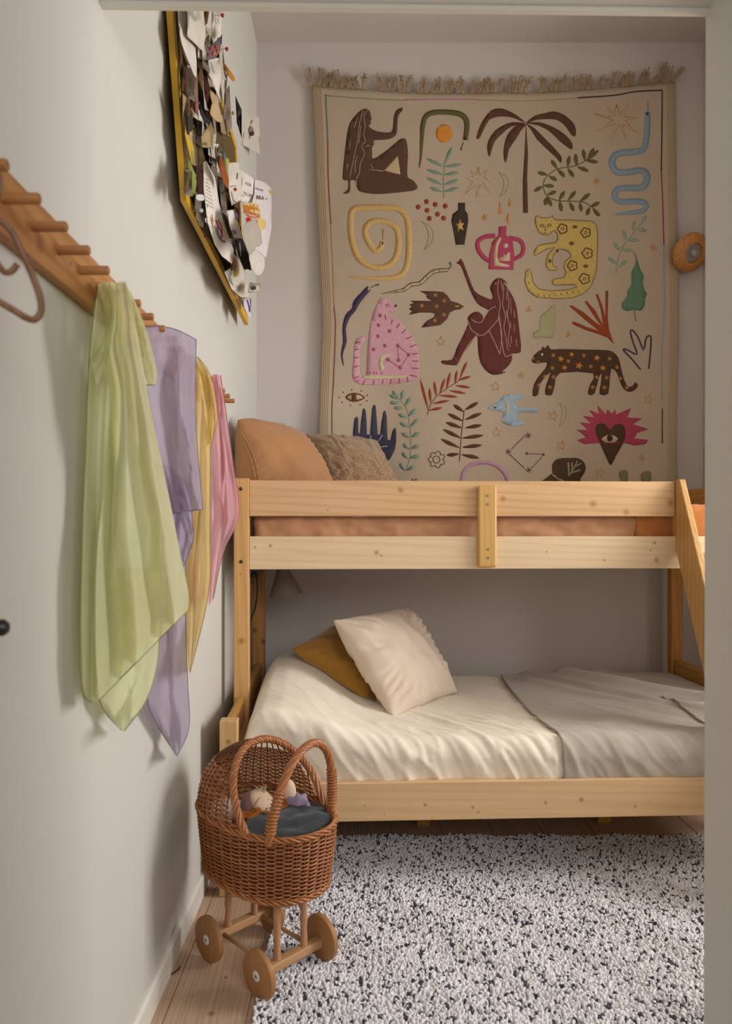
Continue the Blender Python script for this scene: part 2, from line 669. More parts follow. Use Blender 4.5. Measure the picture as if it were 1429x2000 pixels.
def stringer(u0, u1):
    bm = bmesh.new()
    pts = ((.306, 1.278), (.335, 1.278), (.44, 1.262), (-.150, 0), (-.283, 0))
    a = [bm.verts.new((u0, v, z)) for v, z in pts]
    b = [bm.verts.new((u1, v, z)) for v, z in pts]
    n_ = len(pts)
    for i in range(n_):
        bm.faces.new((a[i], a[(i + 1) % n_], b[(i + 1) % n_], b[i]))
    bm.faces.new(a)
    bm.faces.new(b)
    bmesh.ops.recalc_face_normals(bm, faces=bm.faces)
    bmesh.ops.bevel(bm, geom=list(bm.edges), offset=.003, segments=2, profile=.5, affect='EDGES')
    return bm_obj('stringer', bm, M_lad, ladder)


stringer(1.5575, 1.580)
stringer(1.945, 1.9675)
for z in (.26, .52, .78, 1.02):
    v0 = -.283 + z * .4667 + .02
    box('tread', (1.580, v0, z), (1.945, v0 + .085, z + .022), M_side, ladder)

# ================================================================== bedding
M_salmon = fabric('salmon_cotton', '#c08f6b', 0.9, 0.07, bump=.2)
M_rust = fabric('rust_muslin', '#b5733f', 0.95, 0.10, bump=.3)
M_cream = fabric('cream_linen', '#f0e5d1', 0.9, 0.03, bump=.25)
M_grey = fabric('greige_linen', '#b7aea1', 0.92, 0.05, bump=.35)


def soft_block(name, lo, hi, mat, amp, freq, n=(120, 26, 12), r=.03, seed=0.0):
    """a mattress-like block in bed coordinates: rounded edges and a creased skin"""
    bm = bmesh.new()
    lo, hi = Vector(lo), Vector(hi)
    c, hs = (lo + hi) / 2, (hi - lo) / 2
    nu, nv, nw = n
    vd = {}

    def vert(i, j, k):
        key = (i, j, k)
        if key in vd:
            return vd[key]
        p = Vector((-1 + 2 * i / nu, -1 + 2 * j / nv, -1 + 2 * k / nw))
        q = Vector((p.x * hs.x, p.y * hs.y, p.z * hs.z))
        inner = Vector([max(-h + r, min(h - r, qq)) for qq, h in zip(q, hs)])
        d = q - inner
        if d.length > 1e-9:
            nr = d.normalized()
            q = inner + nr * min(r, d.length if False else r)
        else:
            nr = Vector((0, 0, 1))
        w = c + q
        kx = nz(w.x * freq + seed, w.y * freq * 2, w.z * freq * 2.0) + .5 * nz(w.x * freq * 2.6, w.y * freq * 3, w.z * freq * 4 + seed)
        vd[key] = bm.verts.new(w + nr * amp * kx)
        return vd[key]

    for i in range(nu):
        for j in range(nv):
            for k in (0, nw):
                bm.faces.new((vert(i, j, k), vert(i + 1, j, k), vert(i + 1, j + 1, k), vert(i, j + 1, k)))
    for i in range(nu):
        for k in range(nw):
            for j in (0, nv):
                bm.faces.new((vert(i, j, k), vert(i + 1, j, k), vert(i + 1, j, k + 1), vert(i, j, k + 1)))
    for j in range(nv):
        for k in range(nw):
            for i in (0, nu):
                bm.faces.new((vert(i, j, k), vert(i, j + 1, k), vert(i, j + 1, k + 1), vert(i, j, k + 1)))
    o = bm_obj(name, bm, mat, None, True)
    o.location = BO
    o.rotation_euler = (0, 0, RZ)
    return o


tag(soft_block('mattress', (.060, .372, 1.001), (1.835, .962, 1.150), M_salmon, .011, 11, n=(200, 26, 18), r=.03), 'salmon-covered mattress seen between the rails of the upper berth', 'mattress')
tag(soft_block('muslin_blanket', (1.425, .3635, 1.004), (1.853, .964, 1.192), M_rust, .004, 30, n=(60, 30, 16), r=.022, seed=4.0), 'rust orange crinkled muslin blanket at the ladder end of the upper berth', 'blanket')
tag(soft_block('mattress', (.075, .078, .280), (1.856, .950, .425), fabric('mattress_ticking', '#cfc4b2'), .003, 6, r=.035), 'pale mattress hidden under the cream duvet of the lower berth', 'mattress')


# --- duvet of the lower berth: one cloth surface over mattress and sleeping pillow
def top_z(u, v):
    m = 1 / (1 + math.exp((u - .36 - .10 * (v - .5)) / .070))          # the pillow mound at the head
    rise = .135 * m * (0.72 + .28 * min(1, max(0, u - .02) / .16))
    rise *= .80 + .36 * math.exp(-((v - .62) / .34) ** 2)
    z = .452 + rise
    z += .006 * nz(u * 5, v * 5, 2.0)
    return z


def drape(u, d, lift=0.0, seed=0.0, wr=1.0, top=top_z, vb=.952, extra=None):
    """d: distance along the cloth from the back edge; the cloth runs over the top and rolls down the front"""
    vf = .060                                   # where the roll to the front begins
    L = vb - vf
    rr = .055
    d = d * (L + rr * math.pi / 2 + max(.02, top(u, vf) - rr - .302))
    if d <= L:
        v, z, ny, nzv = vb - d, top(u, vb - d), 0.0, 1.0
    else:
        e = d - L
        zt = top(u, vf)
        q = e / rr
        if q < math.pi / 2:
            v = vf - math.sin(q) * rr * .62
            z = zt - rr + rr * math.cos(q)
            ny, nzv = -math.sin(q), math.cos(q)
        else:
            v = vf - rr * .62 + (e - rr * math.pi / 2) * 0.16
            z = zt - rr - (e - rr * math.pi / 2)
            ny, nzv = -1.0, 0.0
    # creases running diagonally, stronger towards the front
    fr = min(1.0, max(0.0, (d - .30) / .45))
    a1 = nz(u * 4.5 - d * 4 + seed, u * 2.5 + d * 2.5, seed)
    wob = .6 * nz(u * 3, d * 3, 1.7 + seed)
    ridge = 1 - abs(nz((u - .85 * d) * 10 + wob + seed * 2, (u + d) * 2.1, 3.3 + seed)) * 2.6
    ridge2 = 1 - abs(nz((u - .7 * d) * 26 + wob * 2, (u + d) * 5.0, 7.1)) * 2.4
    a2 = max(0, ridge) ** 2
    k = .008 * a1 + (.0095 * a2 + .005 * max(0, ridge2) ** 2) * fr
    fade = min(1, max(0.15, u / .5))
    k = k * wr * fade + lift
    if extra:
        k += extra(u, max(v, vf))
    return Vector((u, v + ny * k, z + nzv * k))


def cloth_sheet(name, nu, nd, ufun, dmax, mat, lift=0.0, seed=0.0, wr=1.0, thick=.004, extra=None, end=None, dmin=0.0):
    verts = []
    for j in range(nd):
        for i in range(nu):
            d = dmin + (dmax - dmin) * j / (nd - 1)
            u = ufun(i / (nu - 1), d)
            p = drape(u, d, lift, seed, wr, extra=extra)
            if end:
                p = end(p, i / (nu - 1), j / (nd - 1))
            verts.append(p)
    o = mesh_obj(name, verts, grid_faces(nu, nd), mat, None, True)
    o.location = BO
    o.rotation_euler = (0, 0, RZ)
    solidify(o, thick, 1)
    return o


def duvet_end(p, s, t):
    q = p.x
    if q < .13:
        e = (.13 - q) / .13
        drop = (1 - math.sqrt(max(0.0, 1 - min(1, e) ** 2.4)))
        floor_z = .345
        if p.z > floor_z:
            p.z = p.z - drop * (p.z - floor_z) * .85
        p.x = .058 + q * (.072 / .13)
        p.x += .007 * nz(p.y * 12, p.z * 16, 5) * (1 - q / .13)
    return p


duvet = cloth_sheet('duvet', 230, 170, lambda s, d: s * 1.845, 1.0, M_cream, 0.004, 0.3, 1.0, .012, end=duvet_end)
tag(duvet, 'cream linen duvet humped over a pillow on the lower berth', 'duvet')

# --- greige blanket over the foot half
def blanket_left(d):
    # left hem, read off the place: further left at the wall, bowing to the right down the front
    t = min(1, max(0, d / 1.0))
    return 1.083 - .040 * math.sin(math.pi * min(1, t * .9)) - .016 * t


def folds(u, v):
    z = 0.0
    # two long soft folds running from the back hem towards the foot
    for (ua, va, ub, vb_, h, w) in ((1.20, .93, 1.66, .26, .026, .032), (1.36, .95, 1.85, .42, .034, .040), (1.14, .85, 1.50, .35, .016, .03), (1.50, .95, 1.80, .75, .02, .03)):
        dx, dy = ub - ua, vb_ - va
        L2 = dx * dx + dy * dy
        t = max(0, min(1, ((u - ua) * dx + (v - va) * dy) / L2))
        ds = math.hypot(u - ua - t * dx, v - va - t * dy)
        z += h * math.exp(-(ds / w) ** 2) * (1 - .6 * t)
    z += .006 * max(0, nz(u * 9, v * 9, 9.0))
    return z


def blanket_u(s, d):
    l = blanket_left(d)
    return l + s * (1.842 - l)


blk_o = cloth_sheet('blanket', 130, 150, blanket_u, 1.0, M_grey, 0.014, 0.3, 0.5, .005, extra=folds)
tag(blk_o, 'greige linen blanket spread over the foot of the lower berth', 'blanket')
blk2 = cloth_sheet('folded_hem', 60, 110, lambda s, d: 1.555 + .10 * max(0, .75 - d) + s * (1.842 - 1.555 - .10 * max(0, .75 - d)), 1.0, M_grey, 0.021, 0.3, 0.5, .005, extra=folds, dmin=.42)
blk2.location = (0, 0, 0)
blk2.rotation_euler = (0, 0, 0)
blk2.parent = blk_o

# --- cushions on the lower berth
def lower_surface(x, y):
    dx, dy = x - BO.x, y - BO.y
    u, v = dx * cR + dy * sR, -dx * sR + dy * cR
    return top_z(u, max(.06, v)) + .008


M_must = fabric('mustard_velvet', '#a97a2e', 0.85, 0.12, bump=.3, sheen=.5, big=30)
M_shell = fabric('shell_linen', '#d8c6b2', 0.9, 0.04, bump=.3)
tag(cushion('cushion', [P(728, 1388, 2.60), P(822, 1325, 2.93), P(662, 1212, 3.02), P(569, 1267, 2.74)], .15, M_must, .04, .006, 14, 2.0, tip=.0, zmin=lower_surface),
    'mustard velvet cushion leaning behind the pale linen cushion', 'cushion')
tag(cushion('cushion', [P(768, 1406, 2.45), P(893, 1352, 2.80), P(797, 1184, 2.93), P(650, 1212, 2.60)], .165, M_shell, .035, .012, 12, 5.0, tip=.0, zmin=lower_surface),
    'pale blush linen cushion propped on the lower berth', 'cushion')
# --- pillows on the upper berth
M_tan = fabric('tan_cotton', '#a87a52', 0.9, 0.06, bump=.2)
M_boucle = NT('teddy_pile')
v_ = M_boucle.coords()
M_boucle.set(M_boucle.ramp(M_boucle.noise(v_, 160, 4, .7), [(.30, hexc('#6f5235')), (.52, hexc('#a3825c')), (.75, hexc('#c4a67f'))]), .95, .1)
M_boucle.bump(M_boucle.noise(v_, 260, 4, .7), .9, .004)
M_boucle.b.inputs['Sheen Weight'].default_value = .4
M_boucle = M_boucle.m
up = lambda x, y: 1.152
p_tan = tag(cushion('pillow', [P(462, 985, 2.60), P(668, 985, 2.74), P(586, 846, 3.02), P(462, 815, 2.60)], .20, M_tan, .0, .008, 9, 1.0, zmin=up),
    'tan cotton pillow with a flap seam, standing at the head of the upper berth', 'pillow')
from mathutils.bvhtree import BVHTree
bv_ = BVHTree.FromPolygons([v.co for v in p_tan.data.vertices], [tuple(p.vertices) for p in p_tan.data.polygons])
for off in (0, 7):
    seam = []
    for t in range(24):
        k = t / 23
        d_ = P(456 + off + 40 * k + 9 * math.sin(k * 3), 832 + 104 * k, 1.0) - Vector((0, 0, CAMH))
        hit = bv_.ray_cast(Vector((0, 0, CAMH)), d_.normalized())
        if hit[0]:
            seam.append(hit[0] + Vector((0, -.0005, 0)))
    if len(seam) > 3:
        tube('flap_seam', seam, .0022, M_tan, p_tan, 6)
tb = cushion('teddy_cushion', [P(648, 992, 2.92), P(802, 1000, 3.02), P(735, 860, 3.24), P(596, 848, 3.12)], .17, M_boucle, .03, .006, 30, 3.0, n=70, tip=0, zmin=up)
tag(tb, 'brown teddy-pile cushion beside the tan pillow on the upper berth', 'cushion')

# a dark sliver of bark lying by the baseboard
tag(tube('bark_sliver', catmull([P(334, 1903, 1.0 * 1.7715), P(341, 1899, 1.7795), P(348, 1893, 1.792), P(352, 1886, 1.8065)], 5), [.0012, .0016, .0019, .0021, .0022, .0023, .0023, .0023, .0022, .0021, .0020, .0019, .0018, .0016, .0014, .0010], plain('bark', '#4a3526', .8), None, 6),
    'dark curved sliver of bark on the floor by the baseboard', 'bark')


# ================================================================== peg rail on the left wall
KS = 0.474 / 0.4627
RFX = -0.4432 * KS                                   # front face of the rail board
M_rail = wood('rail_pine', '#bb8550', '#8f5c30', 'y', 0.42, [(1.02, 1.508, .014)], 'yz', freq=0.9, knotcol='#7a4a26', contrast=1.1)
M_peg = wood('peg_pine', '#b07a48', '#8a5830', 'x', 0.45, freq=2.0)
rail = tag(empty('peg_rail', (WX, 1.4, 1.48)), 'long pine peg rail screwed along the left wall', 'peg rail')
RZ0, RZ1 = CAMH + 0.371 * KS, CAMH + 0.455 * KS
o = box('backboard', (WX, 0.1, RZ0), (RFX, 2.41, RZ1), M_rail, None, .003)
o.parent = rail
o.matrix_parent_inverse = Matrix.Translation(rail.location).inverted()
peg_me = None
PEGZ = CAMH + 0.4127 * KS
PEGY = lambda k: (0.8105 + 0.0824 * k) * KS
for k in range(-8, 19):
    if peg_me is None:
        o = lathe('peg', [(0, 0), (.0072, 0), (.0072, .0455), (.0060, .0475), (0, .0475)], M_peg, rail, 16, Matrix.Rotation(math.radians(90), 4, 'Y'))
        peg_me = o.data
    else:
        o = link('peg', peg_me, None, rail)
    o.location = Vector((RFX, PEGY(k), PEGZ)) - rail.location
sc_o = lathe('screw', [(0, 0), (.004, 0), (.0035, .001), (0, .001)], M_screwz, rail, 12, Matrix.Translation(PX(138, 513, RFX) - rail.location) @ Matrix.Rotation(math.radians(90), 4, 'Y'))


# ================================================================== silk play scarves
def silk(name, hexv, through, clear=0.12):
    t = NT(name)
    v = t.coords()
    c = hexc(hexv)
    d = tuple(x * .90 for x in c[:3]) + (1,)
    e = tuple(min(1, x * 1.06) for x in c[:3]) + (1,)
    col = t.ramp(t.noise(v, 9, 4, .6), [(.3, d), (.7, e)])
    t.set(col, .5, .35)
    t.b.inputs['Sheen Weight'].default_value = .3
    tr = t.n('ShaderNodeBsdfTranslucent')
    t.l(col, tr.inputs['Color'])
    tp = t.n('ShaderNodeBsdfTransparent')
    tp.inputs['Color'].default_value = tuple(.55 + .45 * x for x in c[:3]) + (1,)
    m1 = t.n('ShaderNodeMixShader')
    m1.inputs[0].default_value = through
    t.l(t.b.outputs[0], m1.inputs[1])
    t.l(tr.outputs[0], m1.inputs[2])
    m2 = t.n('ShaderNodeMixShader')
    m2.inputs[0].default_value = clear
    t.l(m1.outputs[0], m2.inputs[1])
    t.l(tp.outputs[0], m2.inputs[2])
    t.l(m2.outputs[0], t.out.inputs['Surface'])
    # fine crinkle of washed silk
    b = t.n('ShaderNodeBump')
    b.inputs['Strength'].default_value = .4
    b.inputs['Distance'].default_value = .0016
    vv = t.coords((1, 1, .55))
    t.l(t.noise(vv, 55, 4, .65), b.inputs['Height'])
    t.l(b.outputs['Normal'], t.b.inputs['Normal'])
    t.l(b.outputs['Normal'], tr.inputs['Normal'])
    return t.m


def resample(pts, n):
    cv = catmull([Vector((p[0], p[1], 0)) for p in pts], 12)
    ln = [0.0]
    for a, b in zip(cv, cv[1:]):
        ln.append(ln[-1] + (b - a).length)
    out = []
    j = 0
    for i in range(n):
        d = ln[-1] * i / (n - 1)
        while j < len(ln) - 2 and ln[j + 1] < d:
            j += 1
        f_ = (d - ln[j]) / max(1e-9, ln[j + 1] - ln[j])
        out.append(cv[j].lerp(cv[j + 1], f_))
    return out


def hang(name, layers, mat, hem_mat, label, parent=None):
    """hanging cloth made of overlapping falls; each fall: left edge, right edge, offsets from the wall, folds"""
    verts, faces, hems = [], [], []
    for (le, ri, xl, xr, amp, nf, ph, hem) in layers:
        nu, nv = 64, 110
        L, R = resample(le, nv), resample(ri, nv)
        base = len(verts)
        for j in range(nv):
            t = j / (nv - 1)
            for i in range(nu):
                s = i / (nu - 1)
                px = L[j].lerp(R[j], s)
                px.y -= .11 * (R[j].x - L[j].x) * math.sin(math.pi * min(1, s * 1.02)) * (1 - t) ** 4
                X = xl + (xr - xl) * s
                g = amp * (0.35 + 0.65 * min(1, t * 2.5)) if amp > 0 else -amp
                w = s + .05 * math.sin(3.1 * t + ph) + .05 * nz(s * 3, t * 4, ph)
                fold = math.sin(2 * math.pi * nf * w + ph)
                fold = math.copysign(abs(fold) ** .8, fold)
                X += g * fold + .0016 * nz(s * 6, t * 8, ph + 3) + .0005 * nz(s * 16, t * 22, ph)
                verts.append(PX(px.x, px.y, min(X, -.25) if X > WX + .006 else WX + .006))
        faces += grid_faces(nu, nv, base)
        for code in hem:
            if code == 'L':
                path = [verts[base + j * nu] for j in range(nv)]
            elif code == 'R':
                path = [verts[base + j * nu + nu - 1] for j in range(nv)]
            elif code == 'B':
                path = [verts[base + (nv - 1) * nu + i] for i in range(nu)]
            else:
                path = [verts[base + i] for i in range(nu)]
            hems.append(path)
    o = mesh_obj(name, verts, faces, mat, None, True)
    hv, hf = [], []
    for h in hems:
        tube_geo([Vector(p) for p in h], .0011, 5, False, hv, hf)
    mesh_obj('rolled_hem', hv, hf, hem_mat, o, True)
    tag(o, label, 'scarf', 'silk scarves on the peg rail')
    return o


M_green, M_greenh = silk('pale_green_silk', '#e8e8b8', .42, .16), silk('green_hem', '#8d9254', .2, 0)
hang('silk_scarf', [
    ([(192, 556), (180, 640), (172, 740), (166, 900), (160, 1080), (157, 1230), (160, 1345), (178, 1371)],
     [(232, 556), (238, 660), (236, 780), (230, 900), (225, 1050), (215, 1200), (205, 1320), (190, 1366)], -.452, -.425, .006, 1.6, 0.4, 'L'),
    ([(214, 560), (212, 640), (203, 690), (216, 770), (212, 850), (203, 950), (192, 1050), (187, 1150), (187, 1275), (193, 1368)],
     [(246, 550), (262, 620), (275, 690), (287, 760), (305, 850), (322, 930), (340, 1020), (352, 1080), (368, 1160), (366, 1193)], -.432, -.345, .013, 2.3, 2.2, 'B'),
    ([(197, 1120), (193, 1250), (192, 1345), (205, 1390), (238, 1426)],
     [(312, 1120), (311, 1236), (304, 1310), (282, 1374), (243, 1427)], -.452, -.405, .004, 1.3, 1.0, 'LR'),
    ([(246, 560), (262, 640), (276, 715), (285, 752)],
     [(256, 570), (286, 645), (306, 725), (302, 752)], -.405, -.37, .004, 1.0, 0.0, 'B'),
    ([(190, 556), (205, 600), (203, 660), (176, 700)], [(226, 553), (225, 610), (215, 680), (190, 760)], -.436, -.420, .008, 1.0, 3.0, ''),
], M_green, M_greenh, 'pale green silk scarf, nearest and longest on the peg rail')
M_lav, M_lavh = silk('lavender_silk', '#bdb0c6', .42, .18), silk('lavender_hem', '#776a9a', .2, 0)
hang('silk_scarf', [
    ([(282, 640), (283, 720), (291, 800), (310, 900), (335, 1002)],
     [(383, 663), (381, 760), (384, 860), (392, 950), (396, 995)], -.438, -.362, .006, 1.4, 1.0, 'RBT'),
    ([(300, 900), (318, 1000), (335, 1070), (352, 1110)],
     [(372, 950), (375, 1010), (377, 1055), (358, 1106)], -.445, -.395, .004, 1.2, .3, 'R'),
    ([(322, 960), (314, 1120), (303, 1240), (288, 1356), (303, 1408), (344, 1475)],
     [(371, 960), (362, 1120), (363, 1240), (366, 1330), (369, 1420), (346, 1476)], -.450, -.405, .004, 1.5, .8, 'LR'),
], M_lav, M_lavh, 'lavender silk scarf hanging between the green and yellow scarves')
M_yel, M_yelh = silk('butter_silk', '#f0d98f', .45, .2), silk('butter_hem', '#b0903c', .2, 0)
hang('silk_scarf', [
    ([(376, 702), (376, 850), (372, 980), (361, 1100), (362, 1220), (368, 1309)],
     [(400, 716), (412, 800), (411, 870), (410, 1040), (407, 1160), (371, 1313)], -.435, -.37, .006, 2.0, .5, 'R'),
    ([(378, 700), (392, 760), (400, 830), (404, 870)],
     [(386, 697), (411, 735), (424, 812), (413, 866)], -.385, -.36, .004, 1.2, 1.4, 'R'),
], M_yel, M_yelh, 'butter yellow silk scarf ending in a narrow point')
M_pnk, M_pnkh = silk('rose_silk', '#f2c0ca', .45, .18), silk('rose_hem', '#b56f86', .2, 0)
hang('silk_scarf', [
    ([(411, 736), (410, 850), (409, 960), (410, 1060), (409, 1120), (407, 1185)],
     [(431, 733), (442, 810), (455, 905), (466, 1005), (436, 1078), (417, 1168)], -.435, -.352, .008, 1.8, .2, 'R'),
    ([(413, 732), (424, 800), (430, 880), (428, 960)],
     [(432, 734), (428, 790), (440, 900), (437, 990)], -.39, -.375, .004, 1.0, 1.9, ''),
], M_pnk, M_pnkh, 'rose pink silk scarf, furthest along the rail beside the bed post')

# ================================================================== rattan hanger and black knob at the left edge
M_rattan = wood('rattan', '#8b6547', '#5d3f2a', 'z', 0.45, freq=1.4)
hg = tag(empty('rattan_hanger', (-.435, .86, 1.35)), 'bent brown rattan hanger hooked on the nearest pegs', 'hanger')


def hpath(pts, n=8, closed=False):
    return [p - hg.location for p in catmull([P(x, y, Y) for x, y, Y in pts], n, closed)]


tube('bow', hpath([(-190, 520, .78), (-120, 470, .79), (-50, 432, .80), (-8, 428, .805), (22, 452, .815), (42, 490, .82), (62, 535, .825), (78, 580, .83), (80, 608, .832), (68, 624, .83), (50, 620, .828), (20, 602, .82), (-40, 570, .805), (-120, 545, .79), (-185, 548, .78)], 8, True), .0040, M_rattan, hg, 10)
tube('curl', hpath([(-120, 470, .79), (-60, 470, .80), (-22, 492, .81), (-4, 516, .815), (8, 531, .82), (22, 530, .822), (34, 516, .824)]), .0036, M_rattan, hg, 10)
tube('hook', hpath([(-60, 440, .80), (-34, 405, .80), (-6, 385, .80), (1, 350, .80), (-14, 322, .80), (-45, 318, .80)]), .0026, M_rattan, hg, 10)
kb = P(-6, 1226, .88)
Mk = Matrix.Translation((WX, kb.y, kb.z)) @ Matrix.Rotation(math.radians(90), 4, 'Y')
kn = tag(empty('wall_hook', (WX, kb.y, kb.z)), 'small black round hook knob at the left picture edge', 'hook')
dk = kb.x - WX
lathe('stem', [(0, 0), (.006, 0), (.004, .004), (.004, dk + .010), (0, dk + .010)], plain('black_metal', '#1b1817', .4, .5), kn, 14, Matrix.Rotation(math.radians(90), 4, 'Y'))
lathe('knob', [(0, dk + .0), (.006, dk), (.0105, dk + .004), (.0105, dk + .008), (.007, dk + .013), (0, dk + .0145)], plain('black_metal', '#1b1817', .4, .5), kn, 18, Matrix.Rotation(math.radians(90), 4, 'Y'))


# ================================================================== embroidered wall tapestry
def TY(x, y):
    """distance of the hanging from the camera plane: it lies close to the wall in soft waves"""
    k = max(0, (y - 150) / 800)
    w = .006 * math.sin(x * .018 + y * .004) * (.3 + k) + .010 * nz(x * .008, y * .006, 1.0) * (.4 + k)
    w += .016 * k ** 3 * math.sin((x - 640) * .026 + y * .01)
    return BY - .026 - .010 * k - w


def TP(x, y, lift=0.0):
    return P(x, y, TY(x, y) - lift)


def linen(name, hexv, hexd, warp=330.0):
    t = NT(name)
    v = t.coords()
    fine = t.noise(t.coords((1, 1, 4)), 240, 3, .7)
    fine2 = t.noise(t.coords((4, 1, 1)), 240, 3, .7)
    c1 = t.ramp(fine, [(.34, hexc(hexd)), (.58, hexc(hexv))])
    c2 = t.ramp(fine2, [(.34, hexc(hexd)), (.58, hexc(hexv))])
    col = t.mix(.5, c1, c2)
    col = t.mix(t.noise(v, 5, 3), col, hexc(hexv))
    t.set(col, .95, .1)
    mx = t.n('ShaderNodeMath', operation='ADD')
    t.l(fine, mx.inputs[0])
    t.l(fine2, mx.inputs[1])
    t.bump(mx.outputs[0], .5, .002)
    return t.m


M_linen = linen('tapestry_linen', '#c3b19b', '#917d66')
EMB = {}


def emb(hexv):
    """embroidery thread of one colour, with short vertical stitches"""
    if hexv in EMB:
        return EMB[hexv]
    t = NT('thread_' + hexv.lstrip('#'))
    lin = hexc('#b39b7c')
    c = tuple(a * .90 + b * .10 for a, b in zip(hexc(hexv), lin))
    f_ = t.noise(t.coords((1, 1, .22)), 420, 3, .6)
    t.set(t.ramp(f_, [(.3, tuple(k * .78 for k in c[:3]) + (1,)), (.65, tuple(min(1, k * 1.10) for k in c[:3]) + (1,))]), .9, .15)
    t.bump(f_, .5, .0015)
    EMB[hexv] = t.m
    return t.m


top_edge = [(609, 166), (660, 171), (721, 175), (780, 179), (836, 181.5), (917, 181.5), (970, 180), (1021, 181), (1075, 179), (1128, 175.5), (1200, 170), (1260, 164), (1318, 158.5)]
left_edge = [(609, 166), (614, 260), (619, 400), (625, 520), (630, 620), (627, 700), (624, 800), (620, 900), (619, 1000)]
right_edge = [(1318, 158.5), (1320, 260), (1322, 400), (1325, 520), (1326, 640), (1323, 760), (1322, 860), (1322, 1000)]
te = resample(top_edge, 70)
le_ = resample(left_edge, 80)
re_ = resample(right_edge, 80)
tv = []
for j in range(80):
    for i in range(70):
        s, t = i / 69, j / 79
        px = le_[j].lerp(re_[j], s)
        top = te[i]
        flat = le_[0].lerp(re_[0], s)
        px = px + (top - flat) * (1 - t)
        tv.append(TP(px.x, px.y))
tap = mesh_obj('tapestry', tv, grid_faces(70, 80), M_linen, None, True)
solidify(tap, .004, 1)
tag(tap, 'fringed linen wall hanging embroidered with figures, animals and plants', 'wall hanging')
# woven selvedges: raised cords along both sides
M_selv = linen('selvedge_cord', '#bfa684', '#94795a')
for edge, sgn in ((le_, 1), (re_, -1)):
    for q in range(5):
        tube('selvedge_cord', [TP(p.x + sgn * (3 + 3.4 * q), p.y, .0) for p in edge], .0022, M_selv, tap, 5)

# fringe: one tuft of threads after another along the top edge
M_fringe = linen('fringe_thread', '#bfa583', '#8f7557')
rnd = random.Random(3)
xx = 604.0
while xx < 1326:
    i = min(68, max(0, int((xx - 609) / (1318 - 609) * 69)))
    yb = te[i].y + (te[i + 1].y - te[i].y) * .5
    hgt = rnd.uniform(19, 34) + (10 if xx < 625 else 0) + (6 if xx > 1290 else 0)
    fv, ff = [], []
    if rnd.random() > .04:
        ln_ = rnd.uniform(-8, 10) + (8 if xx > 1270 else 0)
        for k in range(15):
            bx = xx + rnd.uniform(-4.2, 4.2)
            ex = bx + ln_ + rnd.uniform(-6, 6)
            ey = yb - hgt * rnd.uniform(.65, 1.1)
            pts = [TP(bx, yb + 1, .002), TP(bx * .6 + ex * .4 + rnd.uniform(-2, 2), yb - hgt * .45, .008 + rnd.uniform(0, .01)),
                   TP(ex, ey, .006 + rnd.uniform(0, .016)), TP(ex + rnd.uniform(-5, 5), ey + rnd.uniform(0, 8), .010 + rnd.uniform(0, .014))]
            tube_geo(catmull(pts, 3), .0013, 4, False, fv, ff)
        mesh_obj('fringe_tuft', fv, ff, M_fringe, tap, True)
    xx += rnd.uniform(9, 11) + (rnd.uniform(3, 8) if rnd.random() < .35 else 0)


def cA(p):
    return (590 + p[0] / 3.664, 110 + p[1] / 3.664)


def cB(p):
    return (920 + p[0] / 2.977, 110 + p[1] / 2.977)


def cC(p):
    return (590 + p[0] / 3.485, 480 + p[1] / 3.485)


def cD(p):
    return (980 + p[0] / 3.402, 480 + p[1] / 3.402)


SCALE = {cA: 1 / 3.664, cB: 1 / 2.977, cC: 1 / 3.485, cD: 1 / 3.402}


def smooth_poly(pts, n=3):
    return [(p.x, p.y) for p in catmull([Vector((a, b, 0)) for a, b in pts], n, True)]


def fill(polys, lift, extra=True):
    """triangulate outlines (pixel places) with inner points so the patch follows the cloth"""
    V, Fc = [], []
    for poly in polys:
        vs = [Vector(p) for p in poly]
        ed = [(i, (i + 1) % len(vs)) for i in range(len(vs))]
        x0, x1 = min(p[0] for p in poly), max(p[0] for p in poly)
        y0, y1 = min(p[1] for p in poly), max(p[1] for p in poly)
        if extra and (x1 - x0) * (y1 - y0) > 500:
            st = 11.0
            yy = y0 + st / 2
            while yy < y1:
                x_ = x0 + st / 2
                while x_ < x1:
                    vs.append(Vector((x_, yy)))
                    x_ += st
                yy += st
        r_ = delaunay_2d_cdt(vs, ed, [], 1, 1e-4)
        b = len(V)
        V += [TP(v.x, v.y, lift) for v in r_[0]]
        Fc += [tuple(b + i for i in f_) for f_ in r_[2]]
    return V, Fc


def stroke_poly(pts, w, n=5):
    cv = catmull([Vector((a, b, 0)) for a, b in pts], n) if n > 1 else [Vector((a, b, 0)) for a, b in pts]
    m = len(cv)
    if not isinstance(w, (list, tuple)):
        ww = [w] * m
    else:
        ww = []
        for i in range(m):
            f_ = i / (m - 1) * (len(w) - 1)
            k = min(int(f_), len(w) - 2)
            ww.append(w[k] + (w[k + 1] - w[k]) * (f_ - k))
    L, R = [], []
    for i, p in enumerate(cv):
        t = cv[min(i + 1, m - 1)] - cv[max(i - 1, 0)]
        if t.length < 1e-6:
            t = Vector((1, 0, 0))
        nn = Vector((-t.y, t.x, 0)).normalized()
        L.append(p + nn * ww[i] / 2)
        R.append(p - nn * ww[i] / 2)
    return L, R


def stroke_geo(strokes, lift):
    V, Fc = [], []
    for pts, w, n in strokes:
        L, R = stroke_poly(pts, w, n)
        b = len(V)
        for a, c in zip(L, R):
            V.append(TP(a.x, a.y, lift))
            V.append(TP(c.x, c.y, lift))
        for i in range(len(L) - 1):
            Fc.append((b + 2 * i, b + 2 * i + 1, b + 2 * i + 3, b + 2 * i + 2))
    return V, Fc


LIFT = [.0010, .0017, .0024]


